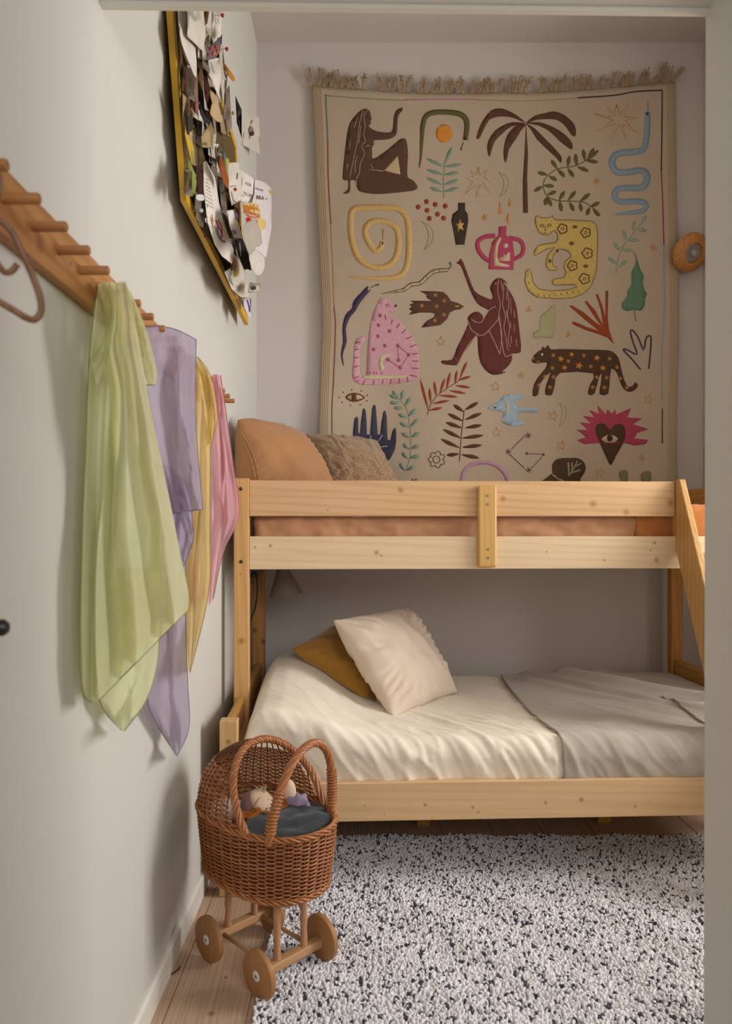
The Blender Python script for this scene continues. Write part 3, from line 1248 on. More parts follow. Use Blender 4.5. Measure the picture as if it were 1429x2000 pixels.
def patch(name, cf, polys, col, parent=None, lvl=0, sm=2, label=None):
    pp = []
    for poly in polys:
        q = [cf(p) for p in poly] if cf else list(poly)
        pp.append(smooth_poly(q, sm) if sm > 1 else q)
    V, Fc = fill(pp, LIFT[lvl])
    o = mesh_obj(name, V, Fc, emb(col), parent or tap, True)
    solidify(o, .0007, 0)
    if label:
        o['label'] = label
    return o


def stitch(name, cf, strokes, col, parent=None, lvl=0, n=5, label=None):
    ss = []
    for pts, w in strokes:
        k = SCALE.get(cf, 1)
        ww = [a * k for a in w] if isinstance(w, (list, tuple)) else w * k
        ss.append(([cf(p) for p in pts] if cf else pts, ww, n if len(pts) > 2 else 1))
    V, Fc = stroke_geo(ss, LIFT[lvl])
    o = mesh_obj(name, V, Fc, emb(col), parent or tap, True)
    solidify(o, .0006, 0)
    if label:
        o['label'] = label
    return o


def leafp(a, b, w):
    a, b = Vector(a), Vector(b)
    d = (b - a)
    nn = Vector((-d.y, d.x)).normalized() * w / 2
    return [tuple(a), tuple(a + d * .3 + nn * .75), tuple(a + d * .62 + nn), tuple(a + d * .88 + nn * .6), tuple(b), tuple(a + d * .88 - nn * .5), tuple(a + d * .6 - nn), tuple(a + d * .28 - nn * .6)]


def plant(name, cf, stem, leaves, w, col, sw=5, label=None):
    o = stitch(name, cf, [(stem, sw)], col, label=label)
    for (a, b) in leaves:
        patch('leaf', cf, [leafp(a, b, w)], col, o, 0, 2)
    return o


def circ(c, rx, ry=None, n=14):
    ry = ry or rx
    return [(c[0] + rx * math.cos(2 * math.pi * k / n), c[1] + ry * math.sin(2 * math.pi * k / n)) for k in range(n)]


def aster(c, r):
    return [([(c[0] + r * math.cos(a), c[1] + r * math.sin(a)), (c[0] - r * math.cos(a), c[1] - r * math.sin(a))], 4.5) for a in (.2, 1.25, 2.3)]


def star5(c, r, rot=-1.57):
    out = []
    for k in range(10):
        a = rot + math.pi * k / 5
        q = r if k % 2 == 0 else r * .42
        out.append((c[0] + q * math.cos(a), c[1] + q * math.sin(a)))
    return out


BROWN, MAROON, RUST, ORANGE, TEAL, NAVY, CREAM, OLIVE = '#4f2f26', '#5a1a22', '#96370f', '#d88a2e', '#7a9786', '#1c2748', '#c9b08a', '#5a5632'
# --- seated long-haired figure
o = patch('seated_figure', cA, [[(460, 375), (420, 385), (375, 430), (340, 480), (322, 550), (310, 640), (300, 730), (290, 880), (325, 885), (330, 930), (320, 960), (292, 982), (325, 980), (340, 968), (345, 930), (346, 888), (385, 892), (390, 930), (410, 965), (470, 980), (560, 985), (680, 975), (790, 962), (822, 945), (820, 920), (790, 885), (755, 865), (752, 800), (757, 700), (752, 640), (740, 592), (715, 588), (690, 600), (620, 660), (560, 705), (505, 735), (500, 690), (500, 650), (513, 630), (512, 602), (560, 598), (620, 592), (665, 570), (678, 535), (682, 470), (690, 420), (715, 390), (718, 368), (690, 375), (668, 395), (655, 440), (650, 500), (640, 540), (590, 545), (530, 535), (490, 515), (475, 490), (490, 485), (490, 455), (497, 450), (490, 425), (485, 395)]], BROWN, label='brown seated figure with long hair')
patch('knee_gap', cA, [[(684, 712), (702, 845), (640, 832), (583, 818)]], CREAM, o, 1, 1)
stitch('hair_line', cA, [([(435, 385), (410, 480), (395, 600), (375, 700), (340, 865)], 4), ([(470, 380), (440, 430), (450, 500), (440, 560), (450, 610), (425, 640), (445, 700), (415, 770), (410, 830), (390, 870), (388, 920)], 4), ([(395, 440), (370, 510)], 4), ([(420, 495), (405, 620)], 4), ([(343, 600), (338, 660)], 4), ([(395, 715), (380, 760), (378, 835)], 4), ([(328, 770), (320, 808)], 4), ([(473, 810), (580, 820)], 5), ([(490, 770), (505, 808)], 4), ([(455, 650), (470, 635), (482, 645)], 4)], '#b9a28e', o, 1)
# --- arched olive snake and sun
o = stitch('arched_snake', cA, [([(838, 795), (848, 720), (855, 600), (862, 500), (885, 430), (940, 402), (1050, 400), (1130, 415), (1170, 450), (1178, 510), (1166, 600)], [8, 16, 26, 34, 38, 38, 38, 40, 40, 38, 34])], '#57522f', label='olive snake arching over the sun')
stitch('tongue', cA, [([(1152, 615), (1140, 650), (1132, 668)], 6), ([(1142, 645), (1138, 675)], 5)], '#57402f', o)
patch('eye', cA, [circ((1164, 588), 10)], '#15110f', o, 1)
patch('sun', cA, [circ((1015, 552), 58, 66, 20)], ORANGE, label='orange sun disc')
plant('teal_sprig', cA, [(1013, 1015), (1010, 900), (1015, 800), (1022, 745)], [((1020, 765), (1072, 648)), ((1010, 790), (888, 730)), ((1020, 790), (1140, 772)), ((1010, 850), (890, 810)), ((1012, 848), (1118, 830)), ((1005, 922), (888, 868)), ((1010, 920), (1118, 882)), ((1005, 970), (912, 940)), ((1010, 970), (1118, 940))], 25, TEAL, 6, 'teal leafy sprig below the sun')
star_a = [(1262, 790), (1270, 850), (1325, 812), (1300, 865), (1352, 905), (1292, 900), (1348, 978), (1270, 915), (1245, 1015), (1243, 918), (1165, 985), (1222, 895), (1170, 870), (1225, 862), (1205, 815), (1245, 850), (1262, 790)]
stitch('outlined_star', cA, [(star_a, 6)], '#cf9440', n=1)
# --- coiled tan snake
o = stitch('coiled_snake', cA, [([(330, 1578), (450, 1585), (600, 1588), (700, 1568), (745, 1510), (763, 1400), (763, 1250), (745, 1150), (690, 1092), (600, 1080), (450, 1082), (370, 1092), (348, 1150), (350, 1280), (380, 1400), (430, 1470), (520, 1510), (610, 1498), (670, 1440), (692, 1330), (678, 1240), (620, 1190), (530, 1177), (472, 1200), (450, 1260), (475, 1330), (520, 1388), (560, 1375), (575, 1325)], [6, 22, 34, 40, 42, 44, 44, 44, 44, 44, 44, 44, 44, 44, 44, 44, 44, 44, 44, 44, 44, 42, 42, 42, 42, 42, 42, 42, 36])], '#d0ab6c', n=6, label='tan coiled snake')
patch('eye', cA, [circ((575, 1338), 6, 10)], '#1c1a18', o, 1)
stitch('tongue', cA, [([(577, 1310), (577, 1262), (570, 1236)], 5), ([(577, 1262), (584, 1236)], 4)], '#a9803c', o)
for c in ((830, 1078), (890, 1040), (952, 1060), (1023, 1072), (893, 1102), (968, 1130), (910, 1160), (1012, 1158)):
    patch('rust_dot', cA, [circ(c, 17, 18, 9)], RUST)
o = patch('black_vase', cA, [[(1115, 1048), (1165, 1048), (1165, 1100), (1185, 1130), (1188, 1180), (1175, 1260), (1160, 1348), (1098, 1348), (1080, 1240), (1067, 1180), (1075, 1130), (1115, 1100)]], '#1f1b18', sm=1, label='black vase with a pale star')
patch('vase_star', cA, [[(1130, 1160), (1138, 1195), (1160, 1195), (1142, 1215), (1155, 1245), (1128, 1230), (1112, 1258), (1115, 1220), (1097, 1200), (1122, 1195)]], '#d9a85e', o, 1, 1)
stitch('faint_moon', cA, [([(850, 1180), (915, 1220), (938, 1280), (920, 1340), (870, 1385)], 4), ([(850, 1180), (890, 1225), (905, 1290), (895, 1340), (870, 1385)], 4)], '#a3936f')
# --- palm
PALM = '#512b23'
patch('palm_tree', cB, [[(318, 385), (330, 560), (325, 700), (330, 910), (302, 910), (300, 720), (310, 560)]], PALM, sm=1, label='dark brown palm tree')
for i_, lf in enumerate(([(318, 388), (260, 340), (200, 310), (160, 303), (115, 315), (70, 370), (45, 420), (30, 475), (48, 475), (75, 420), (105, 370), (150, 352), (200, 350), (250, 360)],
           [(315, 390), (240, 383), (190, 400), (140, 430), (100, 490), (93, 540), (105, 585), (120, 540), (140, 490), (180, 450), (230, 410)],
           [(318, 395), (270, 400), (230, 430), (200, 480), (187, 560), (197, 618), (210, 590), (220, 540), (260, 480), (290, 430)],
           [(318, 388), (370, 345), (430, 330), (480, 320), (540, 340), (590, 385), (607, 420), (605, 465), (580, 455), (550, 410), (500, 370), (430, 365), (370, 372)],
           [(318, 388), (390, 382), (450, 400), (510, 430), (560, 470), (588, 510), (585, 542), (555, 525), (510, 490), (460, 440), (390, 402)],
           [(318, 390), (370, 420), (420, 470), (480, 530), (525, 585), (520, 620), (495, 590), (440, 540), (380, 480), (350, 430)])):
    patch('palm_frond', cB, [lf], PALM)
# --- blue snake, stars, vine
o = stitch('blue_snake', cB, [([(1025, 322), (1022, 430), (1010, 520), (980, 550), (880, 560), (832, 580), (818, 625), (845, 670), (900, 675), (980, 663), (1017, 682), (1020, 725), (990, 762), (900, 765), (848, 775), (832, 812), (865, 845), (950, 843), (1005, 850), (1015, 878), (985, 902), (900, 912), (835, 920)], [30, 36, 36, 36, 38, 40, 40, 40, 38, 38, 40, 40, 38, 36, 36, 36, 36, 34, 34, 32, 28, 20, 6])], '#879dab', label='blue winding snake')
stitch('tongue', cB, [([(1025, 318), (1027, 268)], 7)], '#879dab', o)
patch('eye', cB, [circ((1024, 334), 6, 9)], '#15110f', o, 1)
stitch('outlined_star', cB, [([(845, 280), (862, 340), (920, 270), (888, 350), (968, 358), (895, 372), (962, 445), (880, 392), (902, 490), (862, 395), (805, 497), (835, 388), (722, 442), (822, 370), (710, 335), (815, 352), (790, 295), (830, 340), (845, 280)], 6)], ORANGE, n=1)
plant('olive_vine', cB, [(705, 575), (650, 615), (590, 640), (500, 655), (440, 700), (418, 750), (440, 810), (500, 838), (580, 842), (650, 848), (700, 875), (750, 925)],
      [((670, 605), (740, 545)), ((665, 605), (738, 615)), ((660, 608), (650, 540)), ((675, 600), (715, 532)), ((612, 640), (605, 565)), ((560, 645), (570, 578)), ((500, 655), (465, 602)), ((615, 640), (682, 668)), ((560, 650), (598, 702)), ((500, 655), (545, 702)), ((445, 690), (385, 675)), ((450, 695), (500, 722)), ((420, 750), (482, 755)), ((418, 755), (364, 785)), ((440, 805), (495, 785)), ((440, 815), (468, 872)), ((435, 820), (430, 868)), ((510, 838), (542, 782)), ((515, 840), (525, 902)), ((560, 840), (608, 782)), ((570, 845), (598, 900)), ((630, 845), (690, 797)), ((630, 848), (642, 903)), ((690, 875), (748, 848)), ((690, 875), (670, 925)), ((705, 880), (745, 930))], 24, '#5c5932', 5, 'olive green curving vine')
for c in ((728, 727), (78, 938), (1057, 1113)):
    stitch('small_star', cB, aster(c, 22), ORANGE, n=1)
# --- pink urn with drops
o = patch('pink_urn', cB, [[(160, 990), (205, 988), (203, 1040), (240, 1065), (250, 1150), (245, 1242), (100, 1238), (105, 1150), (120, 1080), (158, 1040)]], '#b23a60', sm=1, label='raspberry pink two-handled urn')
stitch('handle', cB, [([(140, 1045), (80, 1050), (38, 1080), (45, 1130), (80, 1175), (112, 1190)], 27), ([(220, 1055), (280, 1070), (303, 1110), (290, 1155), (248, 1180)], 25)], '#b23a60', o)
patch('urn_mark', cB, [[(165, 1048), (176, 1060), (157, 1100), (150, 1165), (165, 1200), (222, 1213), (220, 1225), (132, 1220), (130, 1160), (140, 1090)], circ((200, 1100), 15), [(163, 1170), (190, 1163), (184, 1140), (202, 1160), (215, 1135), (225, 1140), (225, 1190), (163, 1190)]], '#d2bd9b', o, 1, 1)
for dp in ([(163, 842), (180, 912), (160, 920)], [(222, 820), (232, 870), (214, 872)], [(212, 912), (222, 945), (213, 980), (204, 945)]):
    patch('orange_drop', cB, [dp], ORANGE, sm=1)
# --- yellow spotted cat
YEL = '#ceb165'
pts = [cB(p) for p in ((372, 935), (385, 925), (402, 938), (455, 938), (470, 925), (487, 950), (600, 952), (700, 958), (728, 985), (736, 1040), (733, 1150), (730, 1220))]
pts += [cD(p) for p in ((628, 150), (618, 200), (590, 270), (540, 320), (470, 345), (350, 352), (230, 340), (175, 300), (150, 230), (160, 170), (178, 152), (195, 185), (205, 240), (240, 285), (330, 300), (450, 290), (498, 272), (470, 258), (350, 262), (332, 245), (340, 222), (410, 210), (425, 180), (410, 140), (420, 100), (462, 70))]
pts += [cB(p) for p in ((568, 1140), (545, 1125), (510, 1120), (480, 1150), (470, 1190), (478, 1220), (498, 1225), (495, 1243), (450, 1243), (432, 1210), (445, 1150), (490, 1110), (440, 1120), (395, 1145), (370, 1158), (365, 1135), (390, 1100), (440, 1088), (490, 1082), (502, 1060), (500, 1030), (480, 1010), (455, 1035), (425, 1042), (390, 1020), (372, 970))]
o = patch('yellow_cat', None, [pts], YEL, label='yellow big cat with flower spots')
DK = '#5c3d1e'
stitch('cat_outline', None, [([*pts, pts[0]], .9)], DK, o, 1, n=1)
for c, rr_ in (((530, 1003), 27), ((665, 1025), 27), ((675, 1145), 29), ((588, 1217), 27), ((658, 1293), 29)):
    fl = []
    for k in range(41):
        a = 2 * math.pi * k / 40
        q = rr_ * (.82 + .25 * abs(math.sin(2.5 * a)))
        fl.append((c[0] + q * math.cos(a), c[1] + q * math.sin(a)))
    stitch('flower_spot', cB, [(fl, 7), (circ(c, 8, 8, 8) + [(c[0] + 8, c[1])], 4)], DK, o, 1, 1)
patch('leaf_spot', cB, [circ((603, 992), 15, 9), circ((583, 1088), 14, 12), circ((665, 1220), 15, 10)], '#7a5526', o, 1)
stitch('face', cB, [([(398, 985), (410, 977), (424, 986), (410, 992), (398, 985)], 4), ([(440, 984), (452, 975), (465, 982), (452, 990), (440, 984)], 4), ([(430, 990), (432, 1010), (424, 1012)], 4), ([(418, 1026), (428, 1030), (436, 1024)], 4), *aster((500, 1130), 9), *aster((457, 1190), 12)], DK, o, 1)
stitch('tail_mark', cD, [([(200 + 38 * k, 312 + 14 * math.sin(k * .6)), (207 + 38 * k, 328 + 14 * math.sin(k * .6))], 4) for k in range(9)] + [([(175, 190), (172, 205)], 4), ([(180, 235), (178, 252)], 4)], DK, o, 1)
plant('pale_teal_sprig', cB, [(843, 1265), (850, 1190), (880, 1110), (940, 1030), (985, 975)], [((985, 975), (1017, 925)), ((965, 1005), (1018, 1012)), ((940, 1020), (948, 955)), ((905, 1070), (977, 1068)), ((900, 1070), (882, 1008)), ((862, 1130), (828, 1082)), ((880, 1125), (937, 1128)), ((850, 1210), (792, 1168)), ((855, 1225), (907, 1185))], 23, '#8ea994', 6, 'pale teal leafy sprig')
stitch('faint_moon', cB, [([(160, 675), (205, 700), (216, 745), (200, 790), (165, 815)], 4), ([(160, 675), (185, 715), (190, 760), (165, 815)], 4)], '#a89872')
# --- purple snake, outlined snake
o = stitch('purple_snake', cC, [([(282, 815), (270, 740), (290, 650), (286, 560), (310, 480), (350, 435), (370, 385), (420, 325), (455, 288)], [5, 14, 26, 24, 36, 30, 44, 38, 36])], '#2f2350', label='dark violet snake')
stitch('tongue', cC, [([(466, 285), (495, 270), (522, 258)], 5), ([(497, 270), (524, 266)], 4)], '#2f2350', o)
patch('eye', cC, [circ((452, 296), 8, 9)], CREAM, o, 1)
sn = [(535, 328), (620, 312), (690, 300), (740, 265), (800, 255), (850, 210), (900, 175), (990, 164)]
o = stitch('outlined_snake', cC, [(sn, [2, 14, 24, 28, 28, 28, 28, 22])], '#2c2a29', label='thin black-outlined snake')
stitch('snake_body', cC, [(sn, [.1, 6, 15, 19, 19, 19, 19, 12])], CREAM, o, 1)
stitch('snake_band', cC, [([(a, b - 12), (a + 6, b + 12)], 3) for a, b in ((632, 312), (688, 300), (740, 268), (800, 256), (845, 214), (890, 180), (930, 170))] + [([(990, 164), (1012, 140), (1008, 108)], 4), ([(1012, 128), (995, 118)], 3)], '#2c2a29', o, 2)
# --- pink cat
PINK, DPK = '#d09dab', '#ad3a58'
o = patch('pink_cat', cC, [[(535, 355), (550, 362), (565, 348), (578, 368), (620, 390), (642, 410), (635, 440), (610, 455), (575, 462), (640, 490), (700, 560), (760, 640), (790, 720), (797, 800), (795, 870), (775, 912), (700, 930), (550, 945), (400, 945), (350, 912), (340, 870), (352, 760), (356, 680), (370, 632), (425, 614), (425, 650), (395, 690), (390, 800), (393, 872), (420, 892), (437, 875), (440, 800), (445, 700), (455, 600), (470, 500), (490, 440), (520, 380)]], PINK, label='pink sitting cat with curled tail')
patch('tail_gap', cC, [[(405, 885), (520, 880), (640, 884), (715, 880), (705, 902), (550, 908), (430, 908)], [(520, 800), (530, 755), (570, 738), (620, 742), (565, 760), (545, 800), (560, 830), (540, 850), (525, 840)]], '#cfbf9c', o, 1)
ds = [((565, 470), (570, 505)), ((615, 500), (606, 532)), ((662, 530), (643, 560)), ((705, 570), (678, 594)), ((748, 615), (708, 634)), ((777, 672), (733, 690)), ((790, 732), (748, 736)), ((795, 785), (750, 785)), ((797, 836), (748, 832)), ((782, 890), (733, 880)), ((397, 655), (360, 663)), ((387, 705), (356, 706)), ((386, 760), (353, 763)), ((386, 818), (353, 826)), ((387, 888), (353, 902)), ((427, 913), (412, 946)), ((492, 914), (483, 946)), ((552, 913), (545, 943)), ((606, 908), (602, 940)), ((663, 903), (658, 937)), ((714, 888), (719, 927))]
st_ = [([a, b], 6) for a, b in ds]
for c in ((530, 475), (520, 540), (515, 615), (595, 580), (487, 705), (563, 680), (650, 678), (725, 742), (655, 778), (582, 773), (667, 830)):
    st_ += aster(c, 15)
st_ += [([(650, 678), (655, 778)], 3), ([(650, 678), (725, 742)], 3), ([(725, 742), (667, 830)], 3), ([(667, 830), (582, 773)], 3)]
st_ += [([(568, 403), (583, 395), (598, 405), (583, 414), (568, 403)], 4), ([(440, 855), (446, 875)], 4), ([(458, 855), (462, 875)], 4), ([(485, 855), (490, 875)], 4), ([(502, 855), (508, 875)], 4), ([(535, 860), (545, 875)], 4)]
stitch('pink_stitching', cC, st_, DPK, o, 2, 1)
patch('nose', cC, [circ((636, 409), 8, 10)], '#1c1414', o, 1)
# --- brown bird
o = patch('brown_bird', cC, [[(1102, 412), (1060, 390), (1010, 375), (990, 340), (960, 315), (900, 310), (797, 308), (830, 322), (850, 340), (845, 352), (882, 376), (736, 374), (760, 390), (730, 400), (746, 416), (725, 430), (748, 444), (725, 470), (800, 455), (880, 455), (905, 465), (890, 490), (850, 510), (830, 530), (810, 557), (870, 550), (940, 540), (985, 500), (1005, 455), (1040, 437), (1075, 432)]], BROWN, sm=1, label='brown bird flecked with orange stars')
bs = []
for c in ((905, 335), (965, 375), (912, 412), (812, 408), (962, 470), (900, 508)):
    bs += aster(c, 16)
stitch('orange_fleck', cC, bs + [([(1036, 414), (1064, 412)], 10)], '#c98a3e', o, 1, 1)
# --- maroon crouching figure
pts = [cC(p) for p in ((1048, 118), (1065, 105), (1078, 88), (1095, 110), (1110, 150), (1140, 230), (1175, 310), (1230, 345), (1290, 365), (1292, 330), (1278, 290), (1290, 255), (1310, 230), (1340, 219), (1370, 230), (1400, 262))]
pts += [cD(p) for p in ((10, 240), (50, 300), (90, 380), (105, 470), (120, 600), (125, 708), (70, 715), (68, 750), (50, 790), (20, 820), (0, 838))]
pts += [cC(p) for p in ((1390, 855), (1350, 875), (1295, 878), (1250, 850), (1215, 800), (1200, 740), (1195, 680), (1190, 612), (1150, 660), (1100, 730), (1055, 805), (1045, 814), (990, 810), (950, 800), (952, 780), (1020, 775), (1050, 700), (1090, 620), (1130, 530), (1125, 500), (1132, 478), (1165, 453), (1200, 450), (1228, 475), (1235, 500), (1268, 442), (1230, 420), (1190, 390), (1155, 330), (1130, 270), (1105, 200), (1078, 135))]
o = patch('crouching_figure', None, [pts], MAROON, label='maroon crouching figure with raised arm')
LC = '#c79a90'
stitch('white_line', cC, [([(1335, 225), (1330, 310), (1347, 400), (1335, 490), (1357, 600), (1345, 735)], 4), ([(1352, 240), (1368, 330), (1362, 400), (1382, 480), (1372, 560), (1390, 640), (1395, 700), (1412, 712)], 4), ([(1395, 280), (1405, 400), (1395, 470), (1410, 560), (1402, 640), (1415, 690)], 4),
       ([(1342, 480), (1372, 735), (1420, 742), (1440, 740)], 5), ([(1130, 515), (1150, 570), (1190, 600), (1215, 610), (1255, 590), (1342, 490)], 5), ([(1150, 500), (1180, 518), (1215, 522), (1245, 480), (1270, 440), (1315, 412)], 5), ([(1190, 605), (1120, 690), (1060, 805)], 5), ([(1270, 580), (1310, 660), (1345, 738)], 5), ([(1310, 250), (1318, 268)], 3), ([(1316, 248), (1324, 262)], 3)], LC, o, 1)
stitch('hair_line', cD, [([(a, b), (a + 3, b + 50)], 4) for a, b in ((10, 250), (30, 310), (55, 345), (30, 430), (58, 400), (80, 430), (55, 500), (80, 520), (95, 620), (60, 600))], LC, o, 1, 1)
# --- rust fern, brown fern, teal vine
plant('rust_fern', cC, [(852, 1152), (875, 1080), (920, 1020), (1000, 960), (1060, 920), (1105, 840)], [((858, 1120), (803, 908)), ((875, 1070), (866, 968)), ((912, 1025), (898, 922)), ((935, 1010), (970, 903)), ((980, 985), (1007, 858)), ((1040, 940), (1052, 848)), ((1075, 890), (1122, 786)), ((1060, 915), (1147, 888)), ((1040, 950), (1142, 965)), ((1000, 985), (1115, 1005)), ((930, 1018), (1057, 1028)), ((885, 1075), (1002, 1052)), ((862, 1120), (952, 1102))], 19, RUST, 5, 'rust red fern')
plant('brown_fern', cC, [(1070, 1468), (1078, 1350), (1090, 1230), (1102, 1120)], [((1105, 1118), (1198, 1065)), ((1100, 1130), (1028, 1082)), ((1105, 1185), (1222, 1138)), ((1095, 1195), (990, 1142)), ((1105, 1240), (1222, 1220)), ((1090, 1242), (976, 1202)), ((1085, 1310), (1232, 1290)), ((1085, 1312), (958, 1250)), ((1085, 1372), (1224, 1356)), ((1075, 1378), (942, 1316)), ((1080, 1420), (1204, 1444)), ((1070, 1418), (982, 1426))], 27, '#4c2618', 5, 'dark brown fern')
plant('teal_vine', cC, [(708, 1535), (735, 1430), (740, 1330), (730, 1200), (710, 1110), (660, 1040)], [((665, 1045), (592, 1015)), ((658, 1040), (612, 985)), ((675, 1050), (688, 985)), ((665, 1068), (595, 1068)), ((700, 1090), (740, 1030)), ((690, 1105), (622, 1105)), ((722, 1160), (777, 1108)), ((718, 1168), (653, 1148)), ((735, 1232), (790, 1178)), ((730, 1237), (663, 1203)), ((742, 1303), (802, 1268)), ((735, 1308), (676, 1273)), ((740, 1378), (802, 1356)), ((735, 1385), (685, 1348)), ((730, 1442), (802, 1428)), ((722, 1452), (678, 1403)), ((710, 1527), (772, 1495)), ((703, 1532), (663, 1478))], 28, TEAL, 4, 'tall teal vine')
# --- eye, hand
o = patch('brown_eye', cC, [[(293, 1030), (320, 1008), (360, 1000), (400, 1012), (427, 1035), (390, 1055), (350, 1063), (315, 1052)]], '#5a2f22', label='brown eye ringed by dots')
patch('eye_white', cC, [[(305, 1031), (330, 1016), (360, 1010), (395, 1020), (413, 1035), (385, 1046), (350, 1052), (320, 1045)]], '#c6b08c', o, 1)
patch('pupil', cC, [[(335, 1010), (368, 1010), (370, 1050), (337, 1052)]], '#5a2f22', o, 2, 1)
for k in range(9):
    a = 2 * math.pi * k / 9 - .3
    patch('dot', cC, [circ((350 + 98 * math.cos(a), 1034 + 54 * math.sin(a)), 5, 5, 7)], '#5a2f22', o)
o = patch('navy_hand', cC, [[(345, 1330), (345, 1270), (355, 1180), (370, 1160), (382, 1175), (382, 1270), (392, 1278), (400, 1200), (412, 1112), (424, 1106), (433, 1130), (438, 1200), (440, 1285), (462, 1285), (468, 1200), (475, 1110), (487, 1080), (500, 1090), (505, 1150), (510, 1230), (515, 1285), (530, 1285), (540, 1200), (552, 1130), (565, 1122), (575, 1160), (578, 1250), (582, 1320), (600, 1322), (615, 1260), (630, 1236), (640, 1260), (640, 1330), (630, 1390), (600, 1450), (560, 1482), (480, 1480), (400, 1400)]], NAVY, sm=1, label='navy blue open hand')
patch('heart', cC, [[(408, 1355), (428, 1340), (450, 1345), (463, 1358), (478, 1342), (502, 1338), (520, 1360), (515, 1390), (490, 1430), (440, 1405)]], '#a7b2b8', o, 1)
stitch('ray', cC, [([(390, 1303), (412, 1338)], 5), ([(465, 1292), (465, 1350)], 5), ([(545, 1288), (512, 1340)], 5), ([(578, 1363), (525, 1372)], 5), ([(555, 1437), (510, 1410)], 5)], '#b9c3c8', o, 1)
fl = []
for k in range(71):
    a = 2 * math.pi * k / 70
    q = 40 + 18 * abs(math.sin(3.5 * a))
    fl.append((915 + q * math.cos(a), 1455 + q * math.sin(a)))
stitch('outlined_flower', cC, [(fl, 5), (circ((913, 1455), 24, 24, 20) + [(937, 1455)], 5)], '#2d2a2c', n=1, label='black-outlined flower')
stitch('pink_arc', cC, [([(1085, 1610), (1100, 1540), (1150, 1490), (1235, 1475), (1310, 1490), (1370, 1540), (1405, 1610)], 28)], '#b88aa2', label='pink arch above the bed rail')
patch('rust_tip', cC, [[(735, 1612), (748, 1584), (760, 1600), (776, 1580), (790, 1612)]], RUST, sm=1)
for c in ((945, 652), (1315, 958), (1322, 1270)):
    s5 = star5(c, 36)
    stitch('outlined_star', cC, [([*s5, s5[0]], 5)], '#cf9440', n=1)
# --- green leaves, rust splay
o = patch('green_leaf', cD, [[(868, 36), (890, 60), (905, 110), (920, 160), (942, 200), (935, 240), (945, 290), (963, 320), (950, 350), (947, 400), (920, 432), (880, 424), (840, 434), (800, 420), (796, 380), (830, 340), (832, 300), (860, 250), (858, 180), (880, 130), (890, 80)]], '#557f67', label='green wavy leaf')
stitch('stalk', cD, [([(880, 424), (882, 460), (890, 502)], 7)], '#557f67', o)
patch('sage_leaf', cD, [[(348, 385), (362, 480), (347, 540), (357, 590), (320, 617), (270, 607), (213, 617), (210, 580), (250, 550), (255, 470), (300, 430)]], '#aaa67e', label='pale sage leaf')
patch('rust_splay', cD, [[(743, 652), (700, 610), (640, 587), (560, 562), (470, 522), (463, 502), (490, 508), (560, 538), (640, 565), (600, 530), (540, 482), (447, 400), (462, 396), (540, 440), (620, 508), (660, 535), (610, 465), (549, 370), (562, 366), (620, 430), (672, 528), (655, 420), (623, 325), (636, 320), (667, 400), (686, 480), (688, 300), (706, 300), (702, 480), (712, 560)]], RUST, sm=1, label='rust coloured splayed leaf')
# --- striding brown leopard
o = patch('brown_leopard', cD, [[(198, 752), (215, 725), (240, 702), (262, 690), (268, 666), (286, 682), (305, 658), (325, 688), (400, 686), (560, 690), (690, 693), (740, 708), (775, 748), (792, 820), (815, 900), (840, 937), (872, 927), (880, 908), (902, 918), (895, 945), (860, 970), (820, 962), (790, 920), (765, 850), (745, 825), (725, 820), (716, 880), (705, 984), (648, 985), (655, 920), (662, 850), (642, 880), (615, 982), (570, 985), (585, 920), (606, 848), (385, 845), (352, 920), (332, 990), (285, 985), (295, 920), (322, 845), (300, 860), (252, 920), (240, 990), (203, 996), (213, 920), (250, 860), (290, 812), (296, 775), (240, 782), (203, 776)]], '#41231b', label='striding brown leopard with orange stars')
for c, r_ in (((390, 752), 24), ((462, 722), 20), ((415, 810), 21), ((512, 797), 28), ((630, 745), 25), ((670, 812), 24)):
    patch('orange_star', cD, [star5(c, r_, -1.3)], ORANGE, o, 1, 1)
ls = []
for c in ((340, 728), (545, 730), (440, 767), (590, 802), (715, 750), (763, 808), (335, 812), (285, 870), (342, 872), (247, 927), (318, 940), (630, 873), (695, 877), (603, 940), (680, 942), (785, 882), (830, 942)):
    ls += aster(c, 15)
stitch('orange_fleck', cD, ls + [([(205, 738), (210, 756)], 9), ([(228, 765), (240, 790)], 4), ([(240, 763), (255, 785)], 4)], '#cf8d3f', o, 1, 1)
patch('eye', cD, [circ((266, 722), 7, 9)], '#d8d2c4', o, 1)
stitch('navy_outline_leaf', cD, [([(920, 822), (860, 750), (806, 692), (830, 690), (897, 722), (870, 640), (853, 572), (868, 562), (905, 610), (940, 692), (955, 620), (975, 598), (990, 612), (986, 700), (974, 818)], 10)], '#2b2547', n=3, label='violet outlined leaf hand')
# --- pale blue bird
pts = [cC(p) for p in ((1260, 1105), (1290, 1085), (1340, 1060), (1362, 1025), (1400, 1015))] + [cD(p) for p in ((30, 988), (120, 990), (158, 1002), (120, 1020), (85, 1050), (105, 1070), (180, 1078), (252, 1068), (226, 1083), (252, 1097), (225, 1110), (160, 1106), (95, 1112), (112, 1150), (152, 1182), (100, 1200), (30, 1190), (-5, 1160))] + [cC(p) for p in ((1370, 1140), (1310, 1120))]
o = patch('blue_bird', None, [pts], '#9db3c2', label='pale blue bird')
patch('crescent', cD, [[(20, 1030), (45, 1060), (45, 1100), (20, 1130), (30, 1080)]], '#c9b896', o, 1)
patch('eye', cC, [circ((1312, 1102), 10, 5)], '#15110f', o, 1)
